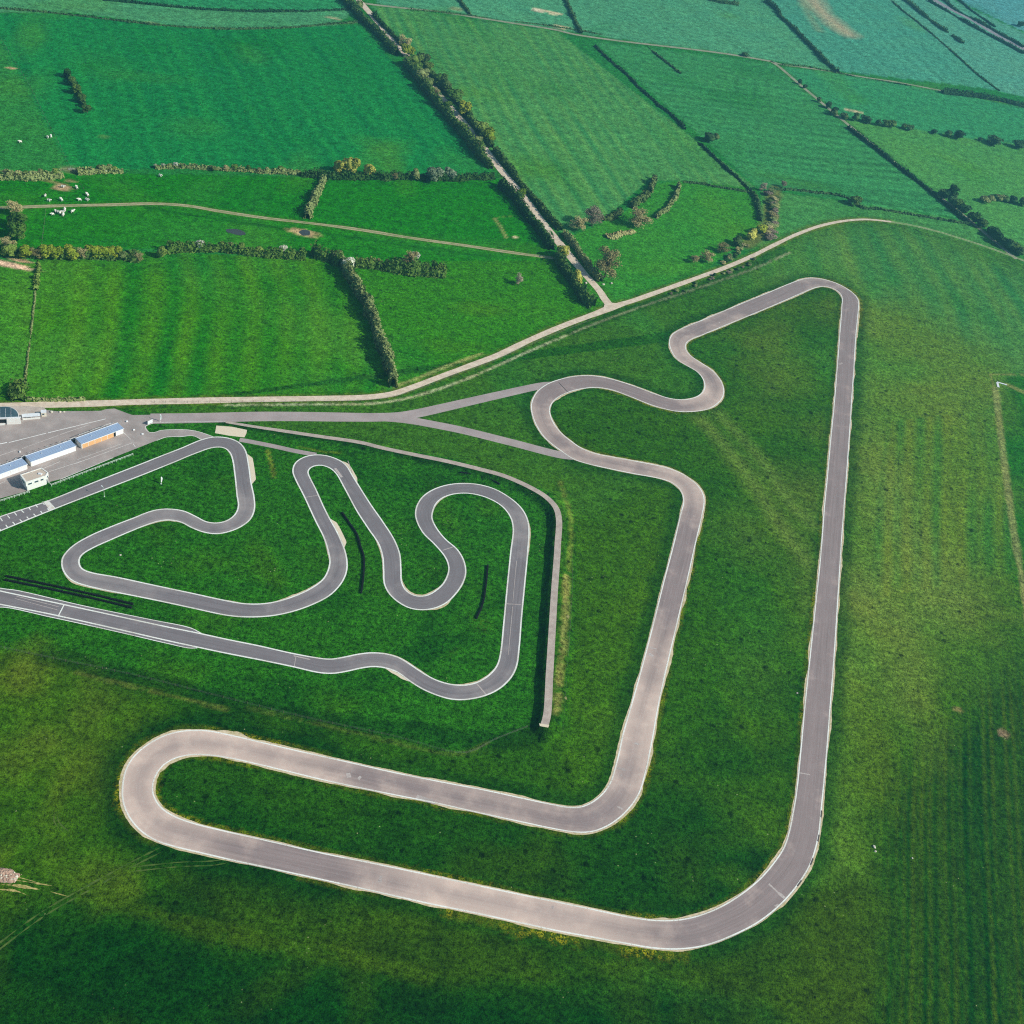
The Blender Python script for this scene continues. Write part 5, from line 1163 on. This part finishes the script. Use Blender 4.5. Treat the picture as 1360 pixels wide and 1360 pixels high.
hedge(zc([(1170,0),(1220,40),(1260,92),(1360,190)])+zd([(60,250),(110,300),(170,365),(240,430)]), 3.9, 3.6, 'far', 'tall dark hedge slanting down to the field road at the upper right', 1.6, 14)
hedge(zc([(830,-6),(900,8),(1000,20)]), 3.9, 3.2, 'far', 'dark hedge at the very top of the picture right of centre', 1.5, 14)
hedge(zd([(560,0),(640,70),(700,115),(850,240),(1000,372),(1100,462),(1215,545)]), 1.72, 1.12, 'far', 'long thin hedge slanting through the far right fields', 1.3, 18, .14)
hedge(zd([(650,-5),(740,70),(840,148),(905,190)]), 3.43, 2.88, 'far', 'broken dark hedge between the thin hedge and the railway', 1.4, 14, .14)
hedge(zd([(930,208),(995,255)]), 3.9, 2.88, 'far', 'short detached clump of hedge below the railway', 1.5, 14)
hedge(zd([(790,0),(880,50),(1040,145),(1180,220),(1360,318)]), 3.12, 2.4, 'far', 'scrubby hedge along the near side of the railway', 1.4, 14, .2)
hedge(zd([(880,-8),(960,60),(1060,110),(1200,188),(1360,280)]), 3.12, 2.4, 'far', 'scrubby hedge along the far side of the railway', 1.4, 14, .2)
hedge(zd([(960,-8),(1060,70),(1190,160)]), 2.34, 1.92, 'far', 'thin hedge beyond the railway in the far corner', 1.3, 14, .1)
hedge(zd([(870,547),(950,556),(1050,566),(1150,582),(1260,605),(1370,634)]), 5.46, 4, 'far', 'broad dark hedge bank at the end of the field road on the right edge', 1.5, 14)
hedge(zd([(300,762),(400,838),(500,915),(600,992),(700,1072),(800,1150),(900,1235),(1010,1325)]), 2.81, 2.4, 'far', 'long straight dark hedge beside the diagonal country road', 1.8, 18)
hedge(zc([(1265,388),(1360,395)])+zd([(100,408),(200,428),(300,448)]), 1.72, 1.2, 'far', 'low hedge along the field road right of the road fork', 1.4, 14, .1)
hedge(zd([(300,452),(420,470),(540,492),(680,516)]), 1.4, 0.96, 'far', 'thin broken hedge farther along the pale field road', 1.4, 14, .3)
# the two hedgerows of the sandy lane
hedge(zb([(196,-20),(251,50),(311,108),(391,190),(431,235)]), 4.6, 5.6, 'dark', 'left hedge of the sandy lane at its far end', 1.8, 14)
hedge(zb([(471,275),(531,345),(591,425),(641,480),(691,548),(751,615),(801,680),(859,745)]), 4.8, 6.6, 'dark', 'left hedge of the sandy lane along the biggest pasture', 1.9, 12)
hedge(zb([(906,822),(971,892),(1031,970),(1091,1050),(1136,1112)]), 4.4, 6.2, 'dark', 'left hedge of the sandy lane above the farm track end', 2.0, 12)
hedge(zb([(1166,1150),(1206,1215),(1246,1280),(1291,1345)])+[(790,402)], 5, 6.4, 'dark', 'left hedge of the sandy lane just above the lane junction', 2.0, 10)
hedge(zb([(332,62),(377,112),(427,165),(462,200)]), 3.6, 3.2, 'dark', 'right hedge of the sandy lane at its far end', 1.8, 14)
hedge(zb([(527,250),(587,325),(657,400),(717,460),(767,530),(807,590),(857,655)]), 4.8, 5.2, 'dark', 'right hedge of the sandy lane between the tall trees', 1.9, 12)
hedge(zb([(872,672),(927,738),(987,812),(1047,885),(1107,958),(1177,1030)]), 3.8, 4.0, 'dark', 'right hedge of the sandy lane below the yellow green trees', 2.0, 14)
hedge(zb([(1192,1045),(1232,1100),(1269,1158),(1317,1220),(1357,1262)]), 3.6, 3.8, 'pale', 'right hedge of the sandy lane beside the big brown tree', 2.2, 10)
# hedges of the near pastures
hedge(zg([(-90,10),(0,55),(70,70),(150,120)]), 4.9, 6.16, 'green', 'leafy hedge leading to the top of the long shadowed hedge', 2.2, 8)
hedge(zg([(160,85),(215,170),(270,260),(325,360),(385,460),(430,590),(480,720),(530,850),(580,980),(610,1100),(640,1210)]), 4.2, 7.4, 'pale', 'tall hedge throwing a wide shadow across the striped pasture', 2.6, 8)
hedge(zg([(290,125),(400,130),(520,140),(640,160),(760,175),(880,190),(1000,195),(1090,190)]), 5.9, 6.44, 'green', 'bushy hedge running right from the top of the tall hedge', 2.4, 8)
hedge(za([(755,1120),(850,1115),(940,1118),(1050,1120),(1150,1138),(1260,1145),(1380,1150)]), 4.5, 5.04, 'green', 'leafy hedge below the small dark pond', 2.2, 8)
hedge(za([(70,1140),(200,1142),(330,1143),(460,1145),(560,1155),(640,1158)]), 5.4, 4.48, 'dark', 'dark hedge base under the yellow green trees at the left', 2.0, 8)
hedge(zh([(345,95),(345,180),(338,270),(325,370)]), 2.1, 1.84, 'green', 'low hedge dropping from the yellow green trees along the striped pasture', 2.4, 5, .16)
hedge(zh([(322,380),(310,500),(295,640),(275,800),(255,950),(235,1120),(222,1220)]), .8, .6, 'pale', 'thin grassy fence line down the left of the striped pasture', 2.6, 6, .1, .3)
hedge(zb([(0,782),(80,785),(150,790),(340,795),(480,795),(560,795),(680,800),(780,795),(872,792)]), 4.5, 4.48, 'dark', 'dark hedge under the pale trees at the foot of the biggest pasture', 2.0, 8)
hedge(za([(700,752),(820,748),(930,756),(1080,765),(1200,772),(1360,778)]), 3.7, 2.3, 'pale', 'low pale hedge at the foot of the biggest pasture', 1.9, 8)
hedge(za([(350,775),(430,770),(555,765)]), 4.3, 3.64, 'pale', 'short grey hedge right of the pasture gate', 2.0, 6)
hedge(za([(-20,795),(80,795),(180,795),(285,785)]), 4.3, 3.92, 'pale', 'short grey hedge left of the pasture gate', 2.0, 6)
hedge(zb([(98,800),(82,850),(58,905),(30,975)]), 3.9, 4.76, 'pale', 'short pale hedge crossing between farm track and pasture hedge', 2.3, 7)
hedge([(22.5,509),(22,519),(21.5,529)], 7.02, 4.59, 'green', 'square clipped block of hedge beside the lane at the left', 3.2, 6)
hedge([(36,528.5),(60,530),(90,530.2),(112,529.6)], 2.16, 1.15, 'pale', 'strip of dry hedge along the lane opposite the kiosk', 2.6, 6)
# curved bushes and the trees by the lane junction
hedge(ze([(1095,120),(1085,200),(1060,275)]), 3.4, 4.0, 'pale', 'upper piece of the inner curved row of bushes', 2.4, 5)
hedge(ze([(1030,310),(960,370),(890,415),(850,460)]), 4.2, 3.6, 'pale', 'middle piece of the inner curved row of bushes', 2.4, 4)
hedge(zf([(165,190),(150,250),(115,330),(70,400),(20,450)])+ze([(1180,520),(1110,570)]), 2.8, 3.4, 'pale', 'outer curved row of pale bushes with a long shadow', 2.4, 6)
hedge(ze([(520,590),(600,580),(690,540),(720,500)]), 4, 3.2, 'pale', 'lowest piece of the inner curved row of bushes', 2.2, 4)
hedge(ze([(560,800),(660,790),(760,760),(860,720)]), 5, 2.0, 'reed', 'strip of dry scrub below the curved bushes', 2.2, 6, .12)
J = 'tree'
tree(*ze([(240,640)])[0], 9.5, 9.5, 'brown', 'purplish brown bare tree, the left one of the pair above the junction')
tree(*ze([(415,565)])[0], 12, 12.5, 'bare', 'greyish bare tree, the right one of the pair above the junction')
tree(*ze([(950,575)])[0], 14.5, 11, 'brown', 'broad brown tree at the end of the curved rows of bushes')
tree(*ze([(575,1085)])[0], 15, 18, 'brown', 'biggest light brown tree at the junction of the gravel lanes')
tree(*ze([(235,1270)])[0], 6.5, 8, 'gold', 'small yellowish tree on the left hedge just above the lane junction')
tree(*ze([(70,960)])[0], 7, 8, 'gold', 'yellowish tree at the end of the farm track by the lane')
tree(690, 371, 5.2, 6.0, 'bare', 'lone pale bare tree in the pasture left of the junction')
tree(*zf([(450,900)])[0], 8, 7.5, 'brown', 'leafing brown tree beside the gravel lane, largest of its clump')
for x, y, w, h, k, lb in ((330,935,5,5,'brown','small brown tree at the left end of the clump by the gravel lane'),(620,820,8,6,'brown','brown scrubby tree in the middle of the clump by the gravel lane'),(760,760,7,5,'pale','grey green tree in the clump by the gravel lane'),(900,690,7,6,'gold','golden tree at the right of the clump by the gravel lane'),(1000,630,7,6,'yellow','yellow green tree at the top of the clump below the hooked hedge'),(1010,205,5,6,'bare','bare tree at the meeting of the diagonal hedge and the rusty scrub'),(1215,180,4,5,'bare','small bare tree right of the rusty scrub')):
    tree(*zf([(x, y)])[0], w, h, k, lb)
bush_row(zf([(1090,260),(1110,350),(1110,450),(1100,550),(1080,650),(1070,740)]), 3.4, (6.5, 9.5), (2.0, 3.2), ['rust', 'rust', 'brown', 'pale'], 'rusty brown shrub in the scrub strip beside the hooked hedge', 'rusty shrubs by the hooked hedge', 1.4)
bush_row(zf([(600,970),(700,900),(790,830),(860,790)]), 3.5, (3, 4.5), (2, 3), ['dark', 'brown', 'pale'], 'low mixed shrub between the clump of trees and the gravel lane', 'low shrubs above the gravel lane', .8)
bush_row(zf([(100,1290),(230,1240),(340,1190),(460,1130),(560,1105),(680,1060),(780,1025),(880,970),(960,940)]), 5.0, (2.2, 3.6), (1.0, 1.8), ['dark', 'dark', 'pale', 'rust'], 'small dark shrub in the ditch along the lower side of the gravel lane', 'ditch shrubs below the gravel lane', .9, skip=.15)
# tall trees of the lane
T = [(470,195,10,11,'brown','brown tree at the far end of the left lane hedge throwing a long shadow'),(485,225,9,9,'yellow','yellow green tree next to the far brown tree on the lane'),(515,270,9,8,'green','round green tree below the far brown tree on the lane'),(560,265,8,8,'pale','grey green tree at the upper end of the right lane hedge'),(575,300,7,7,'green','small green tree second from the upper end of the right lane hedge'),
     (520,305,8,7,'green','bushy green tree on the left lane hedge, uppermost of three'),(545,335,9,8,'pale','grey green tree on the left lane hedge, middle of three'),(575,370,9,8,'pale','grey tree on the left lane hedge, lowest of three'),(625,355,9,9,'green','green tree in the right lane hedge opposite the grey trees'),(655,385,10,10,'pale','wide grey green tree in the right lane hedge'),(695,430,11,11,'green','large green tree in the right lane hedge above the round bright tree'),(742,488,9,10,'yellow','round bright yellow green tree on the right lane hedge'),(815,575,9,10,'green','green tree just above the brightest tree on the right lane hedge'),(850,610,8,10,'yellow','brightest yellow green tree, lowest of the tall lane trees'),(660,475,6,6,'green','small tree leaning over the lane from the left hedge'),(735,575,7,6,'green','green tree on the left lane hedge beside the bright trees'),(795,632,6,5,'pale','small grey tree on the left lane hedge beside the bright trees'),(992,872,6,6,'yellow','small yellow green tree on the left lane hedge below the pasture hedge'),(610,415,6,6,'brown','small brown tree on the left lane hedge')]
for x, y, w, h, k, lb in T: tree(*zb([(x, y)])[0], w, h, k, lb)
for x, y, w, h, k, lb in ((168,750,7,8.5,'gold','golden tree, left of the three on the pasture hedge'),(222,745,9.5,11,'gold','tallest golden tree on the pasture hedge'),(305,765,7.5,8,'gold','golden tree standing a little apart on the pasture hedge'),(520,788,6,6,'pale','pale grey tree on the pasture hedge'),(605,785,10,9,'blossom','largest white blossoming tree on the pasture hedge'),(678,783,7,7,'blossom','smaller white blossoming tree on the pasture hedge'),(425,792,5,4.5,'brown','small brown tree on the pasture hedge'),(493,1158,8,8,'brown','brown tree with blossom behind the bushy hedge'),(515,1160,5,6.5,'blossom','white blossoming tree leaning out of the brown one')):
    tree(*zb([(x, y)])[0], w, h, k, lb)
for x, y, w, h, k, lb in ((500,105,7,7,'pale','pale tree at the top corner of the tall shadowing hedge'),):
    tree(*zg([(125,70)])[0], 6, 6.5, k, lb)
tree(*zg([(225,130)])[0], 7, 7.5, 'blossom', 'white blossoming tree at the top of the tall shadowing hedge')
tree(*zg([(590,970)])[0], 6, 7, 'pale', 'pale round tree near the lower end of the tall shadowing hedge')
# left clump and row
for x, y, w, h, k, lb in ((62,935,8,8,'brown','brown bare tree at the top of the left clump'),(80,990,9,9,'green','green tree in the middle of the left clump'),(75,1040,9,8,'green','green tree at the lower right of the left clump'),(35,1095,8,7,'brown','brown tree at the foot of the left clump'),(40,1130,7,6,'green','green tree where the left clump meets the row'),
      (110,1132,7.5,6.5,'yellow','yellow green tree at the left end of the row'),(165,1142,6,5.5,'brown','brown tree between the yellow green ones of the row'),(215,1132,8,6.5,'yellow','second yellow green tree of the row'),(255,1137,7,6,'yellow','third yellow green tree of the row'),(320,1140,7.5,6,'yellow','fourth yellow green tree of the row'),(365,1138,6,6,'brown','greyish tree amid the row of yellow green trees'),(430,1135,7.5,6.5,'yellow','fifth yellow green tree of the row'),(475,1137,7,6,'yellow','sixth yellow green tree of the row'),(510,1135,7,6.5,'yellow','bright last yellow green tree of the row'),(560,1150,5,4.5,'pale','pale small tree following the yellow green row'),(620,1155,5.5,5,'brown','rounded brownish tree ending the row')):
    tree(*za([(x, y)])[0], w, h, k, lb)
bush(*za([(728,1138)])[0], 6.5, 7, 'green', 'big oval bush with a dark shadow at the left end of the pond hedge')
for x, y, w, h, k, lb in ((770,1108,4.5,3.6,'pale','pale round bush next to the big oval bush'),(815,1106,4.5,3.8,'green','green bush left of the white blossoming bush'),(905,1105,9,4.4,'blossom','wide white blossoming bush on the pond hedge'),(1000,1110,6,4.8,'green','green bush right of the white blossoming bush'),(1045,1108,4.5,4.6,'pale','pale bush on the middle of the pond hedge'),(1090,1120,5.5,4.5,'green','rounded green bush on the middle of the pond hedge'),(1170,1128,6.5,4.8,'green','dense green bush on the right part of the pond hedge'),(1278,1125,5,4.6,'blossom','pale blossoming bush on the right part of the pond hedge')):
    bush(*za([(x, y)])[0], w, h, k, lb)
bush_row(za([(20,775),(70,785),(130,782),(190,788),(260,780)]), 4.4, (4.2, 6), (3.4, 5), ['pale', 'pale', 'brown', 'green'], 'grey rounded bush in the short row left of the pasture gate', 'grey bushes left of the pasture gate', .5)
bush_row(za([(370,768),(450,762),(540,758)]), 4.0, (4, 5.5), (3.2, 4.4), ['pale', 'pale', 'green'], 'grey rounded bush in the short row right of the pasture gate', 'grey bushes right of the pasture gate', .5)
bush_row(za([(705,750),(770,748),(835,748)]), 3.8, (3, 4.2), (2.2, 3), ['blossom', 'blossom', 'pale'], 'small whitish bush at the left end of the low pale hedge', 'whitish bushes of the low pale hedge', .4)
bush_row(za([(960,758),(1090,757),(1200,768),(1310,760)]), 7, (4, 5.5), (3, 4.4), ['pale', 'pale', 'brown', 'green'], 'greyish bush rising from the low pale hedge', 'greyish bushes of the low pale hedge', .5)
bush_row(zg([(330,115),(420,115),(500,130)]), 3.5, (3.5, 4.6), (3.8, 4.8), ['pale', 'brown'], 'pale bush at the left end of the bushy hedge', 'pale bushes of the bushy hedge', .4)
bush_row(zg([(560,135),(700,160),(850,175),(960,165),(1060,185)]), 4.6, (5, 6.5), (4.6, 6), ['green', 'green', 'dark'], 'rounded green bush of the bushy hedge', 'green bushes of the bushy hedge', .6)
bush_row(zg([(250,240),(300,330),(350,430),(410,560),(460,690)]), 5.2, (4.2, 5.6), (5, 6.6), ['pale', 'green', 'reed'], 'pale bush on the upper part of the tall shadowing hedge', 'bushes of the tall shadowing hedge', .5)
# hill row and single bushes far right and far left
bush_row(zd([(235,685),(330,708),(400,716),(480,738),(560,746),(640,765),(705,772)]), 6.5, (6, 9), (4, 6.5), ['far', 'dark', 'pale', 'far'], 'dark bush in the row starting at the diagonal country road', 'bushes of the row at the diagonal country road', 1.0)
for x, y, w, h, lb in ((820,793,6,3,'tiny dark bush in the gap of the far right bush row'),(905,806,8,4.5,'dark bush, left of a pair in the far right bush row'),(970,812,10,6,'larger dark bush, right of a pair in the far right bush row'),(1100,838,5,2.6,'lowest small bush of the far right bush row'),(1180,846,14,6,'wide rounded bush of the far right bush row'),(1330,870,11,6,'dark bush of the far right row at the picture edge'),(1345,146,9,5,'single dark bush in the uppermost right corner field'),(128,600,5,4,'first roadside bush above the country road'),(185,632,7,5,'second roadside bush above the country road'),(220,665,7,5,'third roadside bush where the bush row starts'),(12,492,5,4,'small roadside bush near the fork of the country road'),(40,520,5,3,'smaller roadside bush just below the fork')):
    bush(*zd([(x, y)])[0], w, h, 'far', lb)
bush_row(zd([(1130,1195),(1200,1192),(1270,1200),(1340,1212),(1400,1222)]), 5.5, (7, 10), (4, 6), ['far', 'pale', 'dark'], 'bush of the short thick row at the right edge of the meadow', 'bushes of the short row at the right edge', .8)
bush_row(zd([(860,1165),(900,1180),(960,1235),(1010,1275),(1070,1320),(1130,1360)])+[(1330,318),(1360,337)], 5.0, (7, 10), (5, 7), ['far', 'dark', 'far'], 'dark bush of the thick clump where the country road meets the lane', 'dark bushes at the end of the country road', 1.0)
tree(*zd([(930,1150)])[0], 8, 9, 'dark', 'dark tree standing up at the top of the thick clump by the country road')
tree(*zd([(345,1205)])[0], 8, 6, 'dark', 'round dark tree on the wavering low hedge')
bush(*zc([(830,830)])[0], 11, 6, 'far', 'lone spreading bush beside the diagonal field hedge'); bush(*zc([(870,822)])[0], 6, 5, 'pale', 'pale small bush touching the lone spreading bush')
for x, y, w, h, k, lb in ((303,325,5,6,'dark','top tree of the short row standing alone in the biggest pasture'),(325,362,5,6,'dark','second tree of the short row standing alone in the biggest pasture'),(347,400,5.5,6,'green','third tree of the short row standing alone in the biggest pasture'),(368,442,5,5.5,'dark','fourth tree of the short row standing alone in the biggest pasture'),(393,490,6,5,'dark','lowest tree of the short row standing alone in the biggest pasture')):
    tree(*za([(x, y)])[0], w, h, k, lb)
hedge(za([(300,330),(330,370),(360,420),(385,480)]), 2.6, 3.4, 'dark', 'low growth linking the short row of trees in the biggest pasture', 2.2, 6)
bush(*zc([(1040,325)])[0], 8, 3.2, 'far', 'flat bush above the country road near its fork')
bush(*zb([(210,-8)])[0], 8, 7, 'pale', 'pale bush at the very top of the sandy lane'); bush(*zb([(262,20)])[0], 7, 6, 'pale', 'pale bush at the bend where lane and country road meet')
# dry grass clumps beside the bank path
bush_row([(750,818),(748,845),(745,870),(742,900),(740,935)], 2.6, (2.2, 3.6), (.9, 1.5), ['reed'], 'tuft of dry straw coloured reed beside the bank path', 'reed tufts beside the bank path', .8, name='reed_tuft')

# ------------------------------------------------------------------ sheep
def sheep_mesh():
    me = bpy.data.meshes.new('sheep_cage')
    V = [(0,0,.62),(.38,0,.64),(.62,0,.78),(.86,0,.88),(1.06,0,.80),(-.42,0,.62),(-.62,0,.58), (.34,.17,.45),(.36,.19,.2),(.36,.19,0), (.34,-.17,.45),(.36,-.19,.2),(.36,-.19,0), (-.38,.17,.45),(-.44,.19,.22),(-.42,.19,0), (-.38,-.17,.45),(-.44,-.19,.22),(-.42,-.19,0), (.84,.13,.96),(.84,-.13,.96)]
    R = [.36,.33,.2,.15,.08,.34,.12, .13,.065,.05, .13,.065,.05, .14,.07,.05, .14,.07,.05, .04,.04]
    Ed = [(0,1),(1,2),(2,3),(3,4),(0,5),(5,6),(1,7),(7,8),(8,9),(1,10),(10,11),(11,12),(5,13),(13,14),(14,15),(5,16),(16,17),(17,18),(3,19),(3,20)]
    me.from_pydata(V, Ed, []); me.update(); o = bpy.data.objects.new('sheep_cage', me); COL.objects.link(o)
    m = o.modifiers.new('s', 'SKIN'); me.skin_vertices[0].data[0].use_root = True
    for i, q in enumerate(R): me.skin_vertices[0].data[i].radius = (q, q)
    o.modifiers.new('d', 'SUBSURF').levels = 1
    dg = bpy.context.evaluated_depsgraph_get(); dg.update(); out = bpy.data.meshes.new_from_object(o.evaluated_get(dg)); out.name = 'sheep'
    bpy.data.objects.remove(o); out.polygons.foreach_set('use_smooth', [True]*len(out.polygons)); return out
sm = sheep_mesh(); M_wool = simple('white_wool', lin(244, 240, 226), .95, .08, 3); sm.materials.clear(); sm.materials.append(M_wool)
SH = [((93,645),'lone white sheep left of the far wire fence'),((215,624),'white sheep, left one of a pair beside the wire fence'),((231,621),'white sheep, right one of a pair beside the wire fence'),((723,798),'lone white sheep under the low pale hedge'),((472,778),'white sheep lying by the grey bushes right of the gate'),((58,802),'white sheep close to the grey bushes at the left edge'),((347,852),'white sheep just right of the bare earth patch'),((283,848),'white sheep standing on the bare earth patch'),((205,888),'white sheep, upper left of those above the farm track'),((220,910),'white sheep, lower left of those above the farm track'),((278,907),'white sheep in the middle of those above the farm track'),((360,907),'white sheep second from the right above the farm track'),((395,885),'white sheep highest at the right above the farm track'),((392,907),'white sheep at the right nearest to the farm track')]
GR = [(238,972),(252,960),(262,963),(272,966),(280,962),(293,953),(285,975),(327,960)]
SH += [(p, 'white sheep in the tight flock below the farm track') for p in GR]
for (p, lb) in SH:
    o = link('sheep', sm); o.location = at(*za([p])[0]); o.rotation_euler.z = random.uniform(0, 6.28); s = random.uniform(1.45, 1.85); o.scale = (s, s*1.05, s)
    tag(o, lb, 'sheep', 'white sheep in the left pastures' if p not in GR else 'flock below the farm track')
# pasture gate and trough
c = at(95, 226); r = empty('field_gate', c, .3); tag(r, 'pale metal field gate in the gap of the grey bushes', 'gate')
b = MB()
for z in (.3, .6, .9, 1.2): b.bar((-2,0,z), (2,0,z), .04, 5)
b.bar((-2,0,.2),(2,0,1.2),.035,5); b.build('leaf', M_pole, r)
for x in (-2.15, 2.15):
    b = MB(); b.bar((x,0,0),(x,0,1.5),.11,7); b.build('post', M_wood, r)
# ------------------------------------------------------------------ air, light, camera
hz = MB(); hz.box((0, 0, 180), (8600, 8600, 368))
hm = bpy.data.materials.new('pale_haze'); hm.use_nodes = True; hn = hm.node_tree; hn.nodes.clear()
ov = hn.nodes.new('ShaderNodeOutputMaterial'); vol = hn.nodes.new('ShaderNodeVolumePrincipled')
vol.inputs['Color'].default_value = (.22, .78, 1.0, 1); vol.inputs['Density'].default_value = HAZE; vol.inputs['Anisotropy'].default_value = .6
hn.links.new(vol.outputs[0], ov.inputs['Volume'])
tag(hz.build('haze', hm), 'thin pale blue haze over the whole plain', kind='stuff')
SUN_EL, SUN_AZ = math.radians(35), math.radians(-9)             # towards the sun, measured from +X
sd = Vector((math.cos(SUN_EL)*math.cos(SUN_AZ), math.cos(SUN_EL)*math.sin(SUN_AZ), math.sin(SUN_EL)))
sl_ = bpy.data.lights.new('sun', 'SUN'); sl_.energy = SUN_E; sl_.angle = math.radians(.5); sl_.color = (1.0, .93, .82)
so_ = bpy.data.objects.new('sun', sl_); COL.objects.link(so_); so_.rotation_euler = sd.to_track_quat('Z', 'Y').to_euler()
wd = bpy.data.worlds.new('World'); SC.world = wd; wd.use_nodes = True; wn = wd.node_tree
sk = wn.nodes.new('ShaderNodeTexSky'); sk.sky_type = 'NISHITA'; sk.sun_disc = False; sk.sun_elevation = SUN_EL; sk.sun_rotation = math.atan2(sd.x, sd.y)
bg = wn.nodes['Background']; bg.inputs['Strength'].default_value = SKY_E; wn.links.new(sk.outputs[0], bg.inputs['Color'])
cam = bpy.data.cameras.new('camera'); co = bpy.data.objects.new('camera', cam); COL.objects.link(co); SC.camera = co
co.location = (0, 0, CAMH)
fw = Vector((0, _cp, -_sp)); rt0 = Vector((1, 0, 0)); dn0 = fw.cross(rt0)       # level right / down of the picture
rt = rt0*_c-dn0*_s if False else rt0
# image axes: u' = c u - s v, v' = s u + c v  ->  image right = c*right + s*down, image down = -s*right + c*down
right = rt0*_c+dn0*_s; down = -rt0*_s+dn0*_c
M = Matrix((right, -down, -fw)).transposed().to_4x4(); M.translation = (0, 0, CAMH); co.matrix_world = M
cam.sensor_width = 36.0; cam.lens = FOC/1360*36.0; cam.clip_start = 1.0; cam.clip_end = 20000
SC.render.resolution_x = SC.render.resolution_y = 1024
vs = SC.view_settings; vs.view_transform = 'Standard'; vs.look = 'None'; vs.exposure = EXPO; vs.gamma = 1
SC.cycles.volume_bounces = 0; SC.cycles.max_bounces = 6; SC.cycles.diffuse_bounces = 2
SC.cycles.filter_width = 1.15
SC.cycles.use_denoising = False
